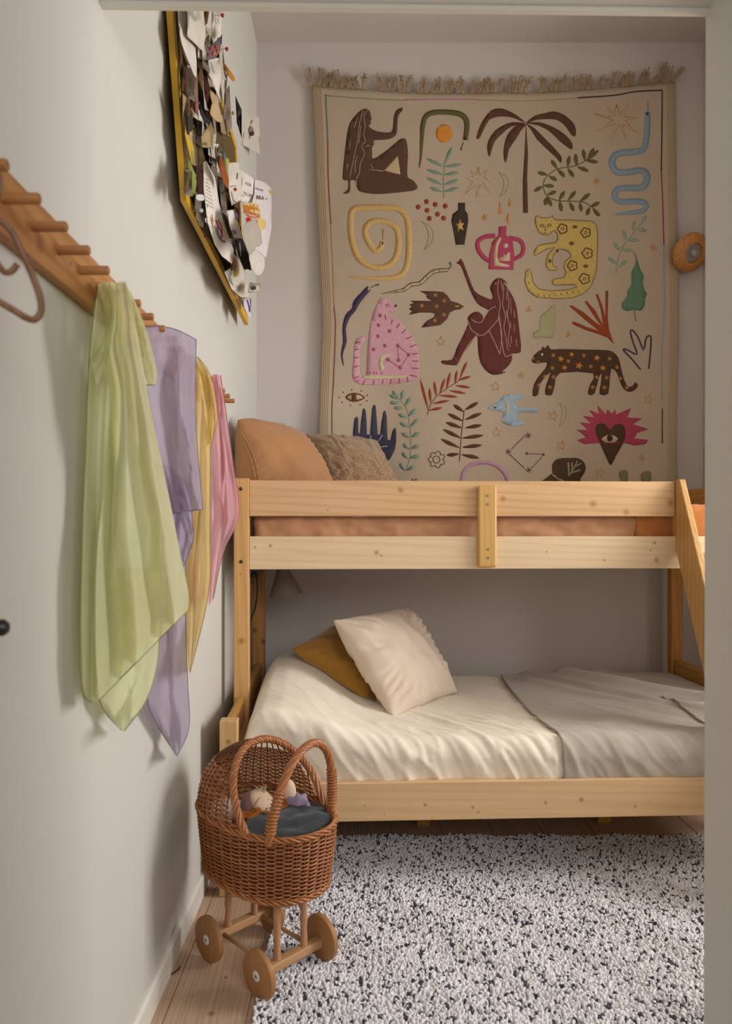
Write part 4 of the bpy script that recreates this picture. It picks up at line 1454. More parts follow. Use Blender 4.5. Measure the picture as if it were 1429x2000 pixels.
# --- heart with an eye in a raspberry burst
o = patch('raspberry_burst', cD, [[(625, 1312), (545, 1317), (498, 1292), (560, 1272), (496, 1222), (570, 1225), (515, 1173), (590, 1180), (538, 1130), (610, 1140), (578, 1090), (642, 1115), (634, 1060), (690, 1120), (700, 1086), (730, 1118), (752, 1088), (757, 1120), (857, 1080), (832, 1140), (932, 1148), (870, 1185), (973, 1220), (895, 1245), (880, 1280), (973, 1290), (955, 1317), (880, 1327), (815, 1312)]], '#ad3358', sm=1, label='raspberry burst behind a dark heart')
patch('dark_heart', cD, [[(625, 1245), (622, 1205), (643, 1180), (680, 1183), (718, 1222), (750, 1190), (790, 1185), (817, 1212), (817, 1280), (790, 1340), (755, 1400), (723, 1458), (690, 1400), (650, 1310)]], '#40251b', o, 1)
patch('heart_eye', cD, [[(660, 1285), (700, 1258), (740, 1260), (772, 1285), (735, 1310), (690, 1307)], ], '#cdb79a', o, 2)
q_ = patch('pupil', cD, [circ((716, 1278), 20, 22)], '#2d1913', o, 2)
q_.location = (0, -.0008, 0)
# --- constellation, bean, stars
cs = [([(158, 1256), (62, 1352)], 4), ([(50, 1385), (152, 1480)], 4), ([(195, 1480), (267, 1400)], 4), ([(165, 1380), (278, 1386)], 4)]
for c in ((175, 1260), (42, 1368), (178, 1490)):
    cs += aster(c, 21)
cs += aster((165, 1380), 10) + aster((275, 1387), 10)
stitch('constellation', cD, cs, '#463050', n=1, label='violet stitched constellation')
o = patch('brown_pebble', cD, [[(333, 1500), (335, 1450), (370, 1415), (440, 1410), (510, 1412), (552, 1450), (552, 1500), (520, 1550), (500, 1600), (250, 1600), (290, 1545), (335, 1512)]], '#41271f', label='dark brown pebble shapes with a sprig')
patch('sage_band', cD, [[(330, 1512), (420, 1566), (400, 1575), (335, 1530)]], '#aaa67e', o, 1, 1)
stitch('sage_sprig', cD, [([(440, 1530), (470, 1490), (500, 1430)], 8), ([(445, 1520), (440, 1440)], 11), ([(465, 1495), (465, 1440)], 10), ([(455, 1510), (520, 1490)], 10), ([(480, 1470), (525, 1445)], 9)], '#98a07a', o, 1)
patch('sage_pebble', cD, [[(775, 1510), (800, 1490), (835, 1500), (835, 1570), (800, 1590), (785, 1550)]], '#7d7a56')
patch('sage_pebble', cD, [[(920, 1520), (960, 1495), (990, 1510), (985, 1580), (940, 1590)]], '#7d7a56')
for c in ((975, 1020), (340, 1130), (395, 1325), (652, 1508)):
    s5 = star5(c, 36, -1.3)
    stitch('outlined_star', cD, [([*s5, s5[0]], 6)], '#cf9440', n=1)
for c in ((180, 420), (445, 590), (130, 860), (928, 1405)):
    stitch('small_star', cD, aster(c, 25), '#cf9440', n=1)
stitch('faint_moon', cD, [([(380, 1040), (420, 1075), (427, 1120), (410, 1170), (380, 1198)], 4), ([(380, 1040), (400, 1110), (380, 1198)], 3)], '#a89872')
# --- stitched border line, changing colour as it goes round
for col, w, pts in (('#5f8573', 2.6, [(636, 184), (638, 230), (640, 272)]), (RUST, 2.0, [(640, 272), (641, 350), (646, 437)]), ('#bb9a2e', 1.8, [(646, 437), (650, 520), (653, 600)]),
                    ('#8f4a20', 2.2, [(652, 600), (655, 640), (651, 750)]), ('#5a5234', 2.0, [(651, 750), (648, 800), (649, 880)]), ('#93846a', 1.6, [(638, 187), (720, 193), (790, 196)]),
                    ('#b07a92', 1.8, [(790, 195), (860, 194), (930, 194)]), ('#a69a72', 1.6, [(930, 195), (1030, 197), (1128, 191)]), ('#2f2138', 2.6, [(1128, 191), (1200, 186), (1240, 179), (1293, 176)]),
                    ('#2f2138', 2.4, [(1293, 176), (1292, 260), (1291, 335)]), ('#93274a', 2.2, [(1291, 335), (1294, 400), (1296, 477)]), ('#8fa9ac', 2.0, [(1296, 477), (1297, 600), (1292, 700), (1293, 780)]), ('#4e3a2a', 2.2, [(1293, 798), (1293, 866)])):
    stitch('border_thread', None, [(pts, w)], col)


# ================================================================== crowded pin board high on the left wall
PB0, PB1 = PX(363, 392, -.430), PX(484, 635, -.430)
PT0 = PX(335, 20, -.450)
upv = (PT0 - PB0) * 1.52
alng = PB1 - PB0
pn = alng.cross(upv).normalized()
if pn.x < 0:
    pn = -pn
M_yellow = plain('yellow_paint', '#d8ab30', .45, .4, .05, 12)
M_cork = plain('dark_cork', '#6a5638', .95, .1, .25, 90, .4)
board = tag(empty('pin_board', PB0), 'yellow-edged pin board crowded with papers, high on the left wall', 'pin board')


def slab(name, a0, a1, t0, t1, d0, d1, mat):
    """a slab of the board: fractions along and up, distances off its face"""
    bm = bmesh.new()
    vs = []
    for d in (d0, d1):
        for (a, t) in ((a0, t0), (a1, t0), (a1, t1), (a0, t1)):
            vs.append(bm.verts.new(alng * a + upv * t + pn * d))
    for q in ((0, 1, 2, 3), (4, 5, 6, 7), (0, 1, 5, 4), (1, 2, 6, 5), (2, 3, 7, 6), (3, 0, 4, 7)):
        bm.faces.new([vs[i] for i in q])
    bmesh.ops.recalc_face_normals(bm, faces=bm.faces)
    bmesh.ops.bevel(bm, geom=list(bm.edges), offset=.0015, segments=2, profile=.5, affect='EDGES')
    return bm_obj(name, bm, mat, board)


slab('panel', .015, .985, .02, .98, -.010, -.002, M_cork)
slab('frame', 0, 1, 0, .045, -.014, .002, M_yellow)
slab('frame', 0, 1, .955, 1, -.014, .002, M_yellow)
slab('frame', 0, .030, .045, .955, -.014, .002, M_yellow)
slab('frame', .97, 1, .045, .955, -.014, .002, M_yellow)


def on_board(x, y, off):
    d = Vector(((x - CX) / F, 1, -(y - CY) / F))
    c = Vector((0, 0, CAMH))
    t = (PB0 + pn * off - c).dot(pn) / d.dot(pn)
    return c + d * min(t, 3.22)


def cG(p):
    return (300 + p[0] / 4.203, p[1] / 4.203)


def cJ(p):
    return (300 + p[0] / 4.203, 300 + p[1] / 4.203)


PAPER = {}


def paper_mat(hexv):
    if hexv not in PAPER:
        PAPER[hexv] = plain('paper_' + hexv.lstrip('#'), hexv, .75, .2, .05, 25)
    return PAPER[hexv]


class Sheet:
    """a curling sheet pinned on the board; marks can be laid on it"""

    def __init__(self, name, cf, poly, col, o0, o1, label, group=None, sm=1, curl=.012, seed=0.0, cat='paper'):
        self.cf = cf
        q = [cf(p) for p in poly]
        q = smooth_poly(q, 2) if sm > 1 else q
        self.x0, self.x1 = min(p[0] for p in q), max(p[0] for p in q)
        self.y0, self.y1 = min(p[1] for p in q), max(p[1] for p in q)
        self.o0, self.o1, self.curl, self.seed = o0, o1, curl, seed
        vs = [Vector(p) for p in q]
        ed = [(i, (i + 1) % len(vs)) for i in range(len(vs))]
        st = 4.5
        yy = self.y0 + st / 2
        while yy < self.y1:
            xq = self.x0 + st / 2
            while xq < self.x1:
                vs.append(Vector((xq, yy)))
                xq += st
            yy += st
        r_ = delaunay_2d_cdt(vs, ed, [], 1, 1e-4)
        self.o = mesh_obj(name, [self.at(v.x, v.y) for v in r_[0]], [tuple(f_) for f_ in r_[2]], paper_mat(col), None, True)
        solidify(self.o, .0007, 0)
        tag(self.o, label, cat, group)

    def at(self, x, y, lift=0.0):
        s = (x - self.x0) / max(1, self.x1 - self.x0)
        t = (y - self.y0) / max(1, self.y1 - self.y0)
        off = self.o0 + (self.o1 - self.o0) * s + self.curl * (math.sin(t * 3.6 + self.seed) * .6 + (t - .3) ** 2 * 1.2) + .004 * nz(x * .05, y * .03, self.seed)
        return on_board(x, y, off + lift)

    def marks(self, name, strokes, col):
        V, Fc = [], []
        for pts, w in strokes:
            q = [self.cf(p) for p in pts]
            L, R = stroke_poly(q, w / 4.203, 4 if len(q) > 2 else 1)
            b = len(V)
            for a, c in zip(L, R):
                V += [self.at(a.x, a.y, .0016), self.at(c.x, c.y, .0016)]
            for i in range(len(L) - 1):
                Fc.append((b + 2 * i, b + 2 * i + 1, b + 2 * i + 3, b + 2 * i + 2))
        mesh_obj(name, V, Fc, paper_mat(col), self.o)
        return self

    def blob(self, name, poly, col, lift=.0014):
        q = smooth_poly([self.cf(p) for p in poly], 2)
        r_ = delaunay_2d_cdt([Vector(p) for p in q], [(i, (i + 1) % len(q)) for i in range(len(q))], [], 1, 1e-4)
        mesh_obj(name, [self.at(v.x, v.y, lift) for v in r_[0]], [tuple(f_) for f_ in r_[2]], paper_mat(col), self.o)
        return self

    def text(self, body, at, size, slope=0.0, col='#3a3733'):
        cu = bpy.data.curves.new('lettering', 'FONT')
        cu.body = body
        cu.resolution_u = 3
        tmp = bpy.data.objects.new('lettering', cu)
        me = bpy.data.meshes.new_from_object(tmp)
        bpy.data.objects.remove(tmp)
        bpy.data.curves.remove(cu)
        for v in me.vertices:
            px, py = self.cf((at[0] + v.co.x * size, at[1] - v.co.y * size * 1.25 + v.co.x * size * slope))
            v.co = self.at(px, py, .0018)
        me.name = 'lettering'
        link('lettering', me, paper_mat(col), self.o)
        return self


SL = 'scraps between the pinned papers'
W1, W2, W3 = '#cfc6b8', '#d8cfc4', '#c3b8a8'
# back layer: crowded scraps, cards and photographs seen edge-on
rb = random.Random(11)
for k in range(78):
    t_ = rb.random()
    y0 = 40 + 480 * t_
    lx = 348 + max(0, (y0 - 330)) * .42 + 8
    rx = 440 + max(0, y0 - 100) * .09
    x0 = rb.uniform(lx, max(lx + 6, rx - 10))
    w = rb.uniform(7, 17)
    h = rb.uniform(34, 80)
    y1 = min(y0 + h, 392 + (x0 - 363) * 2.0)
    if y1 - y0 < 18:
        continue
    sh = rb.uniform(-5, 9)
    cname, col = rb.choice([('beige', '#b3a58f'), ('brown', '#8b6f4a'), ('white', '#c9c0b2'), ('white', '#d2cabd'), ('pale', '#d9d3c8'), ('cream', '#c9bda8'), ('dark brown', '#5a4030'), ('black', '#3b332c'), ('tan', '#a08a66'), ('cream', '#bdb3a4'), ('yellow', '#c7a53a'), ('grey', '#8f8578')])
    Sheet('pinned_scrap', lambda p: p, [(x0, y0), (x0 + w, y0 + rb.uniform(2, 10)), (x0 + w + sh, y1), (x0 + sh * .6, y1 - rb.uniform(2, 12))], col, rb.uniform(.006, .018), rb.uniform(.012, .035),
          'narrow %s paper scrap wedged in the %s %s part of the crowded board' % (cname, 'upper' if y0 < 150 else 'middle' if y0 < 300 else 'lower', 'near' if x0 < lx + 18 else 'far' if x0 > rx - 26 else 'central'), SL, 1, .01, rb.uniform(0, 6), 'paper scrap')
Sheet('curled_sheet', cG, [(205, 20), (265, 20), (275, 300), (340, 380), (352, 640), (300, 540), (230, 360), (205, 200)], W2, .012, .035, 'long curled white sheet at the near top corner of the board', sm=2)
Sheet('letter', cG, [(268, 10), (402, 10), (427, 300), (400, 420), (350, 370), (275, 300)], W1, .030, .055, 'white handwritten letter at the top of the yellow board', sm=1).marks('handwriting', [([(285 + 6 * k + rb.uniform(-4, 4), 95 + 9 * k), (330 + 4 * k, 100 + 9 * k)], 3) for k in range(9)] + [([(350, 90 + 12 * k), (385, 94 + 12 * k)], 3) for k in range(6)], '#6d7a6c')
Sheet('photo', cG, [(402, 20), (466, 20), (440, 190), (418, 215)], '#6b4520', .022, .035, 'small brown photo tucked by the letter at the board top', cat='photo')
Sheet('card', cG, [(478, 10), (560, 10), (552, 300), (472, 335)], W2, .050, .075, 'pale card with a pencil note, top far side of the board').marks('handwriting', [([(500, 120), (512, 200)], 3), ([(520, 150), (545, 200)], 3)], '#55504a')
Sheet('folded_paper_bird', cG, [(440, 492), (430, 400), (470, 372), (552, 300), (547, 420), (502, 482)], '#6a5c62', .060, .085, 'grey floral folded paper bird pinned near the board top', cat='paper bird', curl=.004)\
    .blob('red_flower', circ((478, 400), 14, 16, 8), '#b03a2a').blob('red_flower', circ((520, 385), 12, 15, 8), '#b03a2a').blob('orange_flower', circ((500, 440), 14, 14, 8), '#c4632c').blob('red_flower', circ((458, 450), 10, 12, 8), '#b03a2a').blob('orange_flower', circ((530, 420), 9, 12, 8), '#c4632c')
Sheet('note', cG, [(445, 490), (540, 472), (552, 640), (547, 825), (500, 720), (450, 620)], W2, .045, .065, 'white note with a blue pencil line under the paper bird').marks('pencil_line', [([(472, 510), (490, 560), (500, 600)], 4)], '#5f6f92')
Sheet('dried_orchid', cG, [(562, 500), (612, 560), (665, 640), (650, 668), (600, 600)], '#b5792c', .065, .095, 'orange dried orchid stem sticking out of the board', sm=2, cat='dried flower')
Sheet('photo', cG, [(236, 430), (275, 520), (300, 860), (280, 880), (245, 700)], '#5e4434', .010, .022, 'dark portrait photo on the near edge of the board', cat='photo')
Sheet('ticket', cG, [(320, 622), (360, 640), (367, 945), (340, 905), (325, 800)], '#8d6a60', .022, .036, 'dusty pink ticket with a red stamp').marks('stamp', [([(335, 800), (355, 850)], 8), ([(338, 850), (356, 880)], 6), ([(345, 880), (358, 930)], 5)], '#a53038')
Sheet('pressed_leaf', cG, [(408, 642), (440, 640), (476, 820), (462, 925), (420, 800)], '#3f1a18', .040, .050, 'dark maroon pressed leaf', sm=2, cat='leaf')
Sheet('pressed_leaf', cG, [(448, 730), (480, 750), (522, 800), (535, 870), (562, 985), (540, 1003), (505, 985), (460, 930), (478, 840)], '#b99f78', .050, .070, 'tan lobed pressed leaf hanging in the middle of the board', sm=2, cat='leaf')
Sheet('photo_strip', cG, [(365, 830), (400, 850), (472, 1010), (432, 1042), (380, 930)], '#2c2a2a', .028, .045, 'black and white photo strip slanting across the board', cat='photo').marks('white_border', [([(372, 835), (440, 1035)], 5)], '#c9c2b6')
Sheet('bookmark', cG, [(580, 760), (620, 700), (642, 1040), (602, 1122), (570, 960)], '#857668', .055, .075, 'tall taupe bookmark on the far half of the board')
Sheet('postcard', cG, [(670, 785), (722, 900), (722, 1135), (682, 1005)], '#3a3735', .065, .085, 'dark striped postcard at the far edge of the board', cat='postcard').marks('stripe', [([(690, 830), (705, 1060)], 5)], '#9a9286')
Sheet('envelope', cG, [(388, 1122), (470, 1000), (492, 1090), (487, 1206), (400, 1212)], '#a38d66', .040, .065, 'small tan crumpled envelope in the middle of the board', cat='envelope').marks('scribble', [([(400, 1190), (420, 1170), (430, 1195), (440, 1175)], 5)], '#2f2a22')
Sheet('card', cG, [(248, 880), (330, 1030), (332, 1400), (290, 1250), (255, 1100)], '#c2a03a', .008, .020, 'mustard card tucked behind the near frame edge')
Sheet('paper_leaf', cG, [(278, 1300), (320, 1380), (366, 1500), (330, 1605), (300, 1480)], '#7c8c40', .018, .034, 'green paper leaf beside the near frame edge', sm=2, cat='paper leaf')
Sheet('booth_photo', cG, [(338, 1358), (390, 1370), (412, 1645), (360, 1642)], '#3e1d18', .030, .042, 'dark red photo strip with a white tab', cat='photo').blob('white_tab', [(352, 1600), (408, 1600), (412, 1645), (358, 1642)], '#c9c6c0')
Sheet('card', cG, [(550, 1158), (590, 1260), (607, 1542), (575, 1400)], '#5f7767', .055, .070, 'narrow teal card on the board')
Sheet('felt_tongue', cG, [(535, 1290), (560, 1288), (600, 1420), (617, 1480), (607, 1547), (578, 1505), (542, 1400)], '#8f4b22', .065, .080, 'rust felt strip poking out of the papers', sm=2, cat='felt strip')
d1 = Sheet('child_drawing', cJ, [(408, 70), (432, 60), (505, 200), (535, 400), (600, 640), (662, 800), (640, 905), (560, 842), (500, 742), (440, 560), (410, 300)], W2, .030, .055, 'long white child drawing with a red and blue rainbow', sm=1, cat='drawing')
d1.marks('red_crayon', [([(512, 545), (535, 600), (560, 650), (555, 690)], 9), ([(530, 540), (560, 610), (565, 690)], 7)], '#b8472f').marks('blue_crayon', [([(520, 600), (545, 690), (590, 725)], 7), ([(500, 590), (530, 680), (560, 720), (592, 728)], 4)], '#44598c').marks('orange_crayon', [([(470, 520), (485, 580), (490, 620)], 6), ([(480, 500), (492, 560)], 5)], '#c8863f').marks('pencil_scribble', [([(430, 200 + 30 * k), (455 + 6 * k, 225 + 32 * k)], 3) for k in range(8)], '#7c776c')
Sheet('child_drawing', cG, [(610, 1340), (692, 1330), (722, 1400), (717, 1640), (640, 1690), (608, 1500)], W1, .070, .090, 'white child drawing with a red berry, far half of the board', cat='drawing').blob('red_berry', circ((672, 1555), 11, 14, 9), '#a3202c').marks('ink_line', [([(625, 1535), (650, 1528), (680, 1525)], 4), ([(640, 1570), (655, 1640), (680, 1660)], 4), ([(690, 1420), (685, 1470)], 6)], '#3c403a')
lp = Sheet('greeting_card', cJ, [(716, 130), (828, 210), (826, 330), (800, 425), (712, 400)], W2, .080, .105, 'left page of an open white greeting card with pencilled words', cat='card', curl=.003)
lp.text('TOR', (752, 255), 26, .35).text('TIL EN', (738, 335), 28, .35).text('mai', (722, 345), 18, .5)
rp = Sheet('greeting_card', cJ, [(829, 210), (912, 236), (950, 268), (972, 310), (968, 600), (945, 740), (921, 857), (822, 772), (872, 640), (850, 560), (800, 425), (826, 330)], '#d6cccb', .105, .118, 'right page of the open greeting card with a red and orange drawing', cat='card', curl=.003)
rp.text('Homy', (838, 295), 25, .25).text('BRA', (842, 372), 36, .15).text('or', (918, 375), 22, .2)
rp.blob('yellow_crayon', [(850, 540), (900, 535), (925, 570), (910, 620), (870, 630)], '#d9b878')
cr = []
for k in range(16):
    xk = 735 + 9 * k
    cr.append(([(xk, 470 + rb.uniform(-20, 10)), (xk + 6, 420 + rb.uniform(-6, 20) + max(0, k - 10) * 9)], 6))
lp2 = Sheet('child_drawing', cJ, [(728, 408), (800, 402), (860, 420), (880, 520), (860, 545), (770, 520), (735, 480)], '#d2b27a', .112, .122, 'crayon drawing of orange flames stuck on the greeting card', cat='drawing', curl=.002)
lp2.marks('orange_crayon', cr, '#c8802c').marks('red_crayon', [([(745 + 13 * k, 490 + 3 * k), (750 + 13 * k, 455 + 5 * k)], 5) for k in range(10)], '#b23a35').marks('red_crayon_line', [([(760, 500), (810, 520), (868, 522)], 7)], '#a8324a')
Sheet('paper_heart', cJ, [(755, 535), (775, 520), (798, 535), (790, 560), (765, 565)], '#b01f2e', .122, .126, 'small red paper heart under the flame drawing', sm=2, cat='paper heart', curl=.001)
Sheet('crumpled_paper', cJ, [(758, 565), (852, 560), (888, 735), (835, 770), (785, 832), (732, 640)], '#aaa092', .120, .135, 'grey-beige curled paper at the far end of the board', sm=2)
Sheet('crumpled_paper', cJ, [(780, 820), (825, 790), (860, 800), (917, 870), (893, 980), (842, 998), (800, 925)], '#c9c4ba', .105, .120, 'white curled paper tip hanging lowest at the far end', sm=2)
d2 = Sheet('child_drawing', cJ, [(640, 800), (720, 900), (760, 1040), (792, 1182), (722, 1182), (640, 1112), (580, 972), (640, 932)], W1, .020, .045, 'white drawing of an ice cream low on the board', cat='drawing')
d2.blob('pink_scoop', [(640, 860), (660, 840), (680, 880), (682, 945), (660, 940)], '#c08672').blob('yellow_cone', [(668, 940), (692, 950), (690, 1000), (664, 1010)], '#b39a3a').marks('pencil_scribble', [([(615, 990 + 12 * k), (640 + 4 * k, 1030 + 14 * k)], 3) for k in range(5)] + [([(672, 1085 + 14 * k), (715, 1092 + 14 * k)], 3) for k in range(4)], '#6f6b62')
Sheet('black_feathers', cJ, [(660, 712), (732, 700), (780, 830), (802, 962), (770, 948), (745, 955), (700, 850)], '#1f1c1b', .060, .085, 'bunch of black feathers on the lower board', cat='feathers').marks('pale_shaft', [([(705, 730), (715, 840)], 10)], '#8f887e')
Sheet('child_drawing', cJ, [(598, 470), (662, 458), (690, 560), (735, 700), (662, 690), (625, 600)], W2, .075, .090, 'small white drawing with a purple flower', cat='drawing').blob('purple_flower', [(662, 470), (682, 480), (692, 530), (676, 535)], '#7a6396').blob('purple_flower', [(640, 630), (672, 625), (684, 655), (655, 662)], '#8a74a0')
Sheet('photo', cJ, [(398, 400), (440, 430), (467, 560), (430, 572)], '#2f2d2e', .028, .036, 'second dark photo hanging below the strip at the near edge', cat='photo').blob('white_tab', [(422, 530), (458, 528), (467, 560), (430, 572)], '#bdb8b0')
Sheet('photo', cJ, [(790, 1058), (876, 1070), (872, 1142), (775, 1140)], '#b8ab9d', .070, .095, 'tiny card with a dark sprig at the far lower corner', cat='card').blob('sprig', [(800, 1100), (815, 1085), (840, 1095), (835, 1115), (810, 1120)], '#3a3636').marks('sprig_line', [([(820, 1090), (812, 1065)], 4), ([(830, 1090), (848, 1068)], 4)], '#b08a4a')
Sheet('note', cJ, [(722, 1188), (800, 1186), (803, 1372), (770, 1320), (740, 1262)], '#cfc8cf', .020, .040, 'narrow note with purple stripes at the lowest tip of the board').marks('purple_stripe', [([(770, 1200), (785, 1260), (792, 1300)], 7), ([(796, 1195), (790, 1290)], 6)], '#5a4494')
pc = Sheet('postcard', cG, [(724, 880), (870, 965), (876, 1267), (730, 1190)], '#d3c9bc', -.010, .045, 'cream postcard with a small brown bird on the wall beside the board', cat='postcard', curl=.002)
pc.blob('bird_body', [(785, 1060), (800, 1030), (818, 1060), (824, 1100), (800, 1115), (786, 1090)], '#8d7a68').blob('bird_wing', [(795, 1085), (822, 1080), (822, 1110), (795, 1115)], '#3f3532', .0022).marks('bird_line', [([(800, 1020), (812, 985)], 6), ([(795, 1110), (788, 1140)], 5)], '#7d5a45')
Sheet('paper_tab', cG, [(945, 1555), (978, 1575), (974, 1598), (962, 1590)], '#d0a64a', .118, .122, 'tiny yellow sticker on the corner of the greeting card', cat='sticker', curl=.001)
# pins with coloured heads
for (x, y, off, col, lab) in ((565, 125, .10, '#a8243a', 'raspberry-headed pin standing out at the top of the board'), (600, 402, .10, '#b0304a', 'small pink pin near the folded paper bird'), (505, 718, .055, '#d8d2c8', 'white-headed pin in the middle of the board'), (652, 928, .085, '#c9a23a', 'yellow flower-headed pin on the far half of the board'), (390, 1728, .045, '#c8bfae', 'pearl-headed pin above the long child drawing')):
    px, py = cG((x, y))
    a, b = on_board(px, py, .0), on_board(px - 3, py, off)
    b = on_board(px, py, off)
    p_ = tag(empty('push_pin', a), lab, 'pin')
    root = b - pn * min(off, .022)
    tube('needle', [root - a, b - a], .0006, M_screwz, p_, 6)
    lathe('pin_head', [(0, -.005), (.003, -.0042), (.0048, -.001), (.0045, .002), (.002, .0046), (0, .005)], plain('pin_' + col[1:], col, .35), p_, 12, Matrix.Translation(b - a))


# ================================================================== wicker doll's pram
PO = Vector((-.238, 1.825, 0))
pram = tag(empty('doll_pram', PO, math.radians(-45)), 'wicker doll pram with hood on four wooden wheels', 'doll pram')
# pram coordinates: x towards the foot end, y across, z up
M_wick = wood('wicker', '#a8673a', '#6b3718', 'x', .38, freq=3.0, contrast=.8, spec=.5)
M_wick2 = wood('wicker_pale', '#b87a48', '#834a24', 'x', .35, freq=3.0, contrast=.8, spec=.5)
M_stake = wood('wicker_stake', '#6f4022', '#472410', 'z', .5, freq=3.0)
M_beechp = wood('beech_turned', '#bd8f66', '#a3744c', 'z', .45, freq=1.5, contrast=.6)
M_beechx = wood('beech_beam', '#bd9268', '#a3764e', 'y', .45, freq=1.5, contrast=.6)
M_wheel = wood('beech_wheel', '#ab7a4e', '#8f6039', 'z', .5, freq=2.2, contrast=.5)
PL, PWd = .203, .134
ZB, ZR = .236, .385
NST = 44


def ring(th, sc=1.0, off=0.0):
    c, s = math.cos(th), math.sin(th)
    e = 2 / 2.35
    x_ = math.copysign(abs(c) ** e, c) * PL * sc
    y_ = math.copysign(abs(s) ** e, s) * PWd * sc
    v = Vector((x_, y_, 0))
    if off:
        nr = Vector((c / PL, s / PWd, 0)).normalized()
        v += nr * off
    return v


def taper(z):
    t = (z - ZB) / (ZR - ZB)
    return .905 + .095 * max(0, min(1, t * 1.15)) ** .8


basket = empty('basket', (0, 0, 0), 0, pram)
basket['label'] = 'woven wicker body of the pram'
for k in range(NST):
    th = 2 * math.pi * (k + .5) / NST
    path = [ring(th, taper(z)) + Vector((0, 0, z)) for z in (ZB, ZB + .05, ZB + .10, ZR)]
    tube('stake', path, .0021, M_stake, basket, 5)
rw = random.Random(21)
NR = 30
for r_ in range(NR):
    z = ZB + .006 + (ZR - ZB - .010) * r_ / (NR - 1)
    path = []
    n_ = NST * 4
    tilt = rw.uniform(-.0012, .0012)
    for i in range(n_):
        th = 2 * math.pi * i / n_
        ph = NST / 2 * th + (math.pi if r_ % 2 else 0)
        path.append(ring(th, taper(z), .0029 * math.cos(ph + math.pi * .5)) + Vector((0, 0, z + .0011 * math.sin(ph) + tilt * math.sin(th))))
    tube('weaver', path, rw.uniform(.0020, .0025), rw.choice([M_wick, M_wick, M_wick2]), basket, 5, True)


def braid(name, path, rad, strands, turns, sr, mat, parent, closed=False, sides=6):
    """strands wound round a path"""
    n_ = len(path)
    grp = []
    nrm = None
    frames = []
    for i in range(n_):
        if closed:
            t = path[(i + 1) % n_] - path[i - 1]
        else:
            t = path[min(i + 1, n_ - 1)] - path[max(i - 1, 0)]
        t.normalize()
        if nrm is None:
            nrm = t.cross(Vector((0, 0, 1)))
            if nrm.length < .1:
                nrm = t.orthogonal()
        nrm = (nrm - t * nrm.dot(t)).normalized()
        frames.append((nrm.copy(), t.cross(nrm)))
    for s in range(strands):
        pp = []
        for i in range(n_):
            a = 2 * math.pi * (s / strands + turns * i / (n_ if closed else n_ - 1))
            q = rad(i / n_) if callable(rad) else rad
            pp.append(path[i] + frames[i][0] * math.cos(a) * q + frames[i][1] * math.sin(a) * q)
        tube(name, pp, sr, mat if not isinstance(mat, list) else mat[s % len(mat)], parent, sides, closed)


for zz, cnt in ((ZR + .002, 30), (ZB - .001, 26)):
    path = [ring(2 * math.pi * i / 220, taper(zz), .001) + Vector((0, 0, zz)) for i in range(220)]
    braid('rim_strand', path, .0052, 4, 12, .0034, [M_wick, M_wick2, M_wick, M_wick2], basket, True)
bm = bmesh.new()
vs = [bm.verts.new(ring(2 * math.pi * i / 60, .88) + Vector((0, 0, ZB + .002))) for i in range(60)]
f_ = bm.faces.new(vs)
r2 = bmesh.ops.extrude_face_region(bm, geom=[f_])
bmesh.ops.translate(bm, vec=(0, 0, .006), verts=[v for v in r2['geom'] if isinstance(v, bmesh.types.BMVert)])
bm_obj('base_board', bm, M_stake, basket)
# hood
HH = .176
hood = empty('hood', (0, 0, 0), 0, pram)
hood['label'] = 'woven wicker hood with open lattice under its braided edge'
HP = lambda h: .092 - .68 * h


def hs(h):
    return math.sqrt(max(0, 1 - (h / HH) ** 2.3))


for r_ in range(22):
    h = .006 + .0054 * r_
    s = hs(h)
    lim = HP(h) - .012 - .02 * (h > .02)
    path = []
    for i in range(241):
        th = 2 * math.pi * i / 240
        p = ring(th, s)
        ph = NST / 2 * th + (math.pi if r_ % 2 else 0)
        if p.x < lim:
            path.append((th, ring(th, s, .0027 * math.sin(ph)) + Vector((0, 0, ZR + h))))
    if len(path) > 8:
        tube('weaver', [p for t, p in path], .0022, rw.choice([M_wick, M_wick2]), hood, 5)
for k in range(NST):
    th = 2 * math.pi * (k + .5) / NST
    path = []
    for i in range(26):
        h = HH * .995 * i / 25
        p = ring(th, hs(h)) + Vector((0, 0, ZR + h))
        if p.x <= HP(h) + .002:
            path.append(p)
    if len(path) >= 4:
        tube('stake', path, .0020, M_stake, hood, 5)
# braided hood edge: where the shell meets the tilted opening
edge = []
for sgn in (-1, 1):
    half = []
    for i in range(60):
        h = HH * .985 * (1 - (1 - i / 59) ** 2)
        s = hs(h)
        l_ = HP(h)
        q = abs(l_ / (PL * max(.05, s)))
        if q >= 1:
            continue
        w_ = PWd * s * (1 - q ** 2.35) ** (1 / 2.35)
        half.append(Vector((l_, sgn * w_, ZR + h)))
        last = (h, l_)
    edge.append(half)
ep = catmull(edge[0][::6] + [edge[0][-1]], 4)[:-1]
ep2 = catmull(edge[1][::6] + [edge[1][-1]], 4)[:-1]
top_mid = (ep[-1] + ep2[-1]) / 2 + Vector((0, 0, .002))
path = catmull(ep[::5] + [top_mid] + ep2[::-1][::5][:-1] + [ep2[0]], 8)
braid('edge_strand', path, .0062, 5, 9, .0040, [M_wick, M_wick2, M_wick, M_wick2, M_wick], hood)
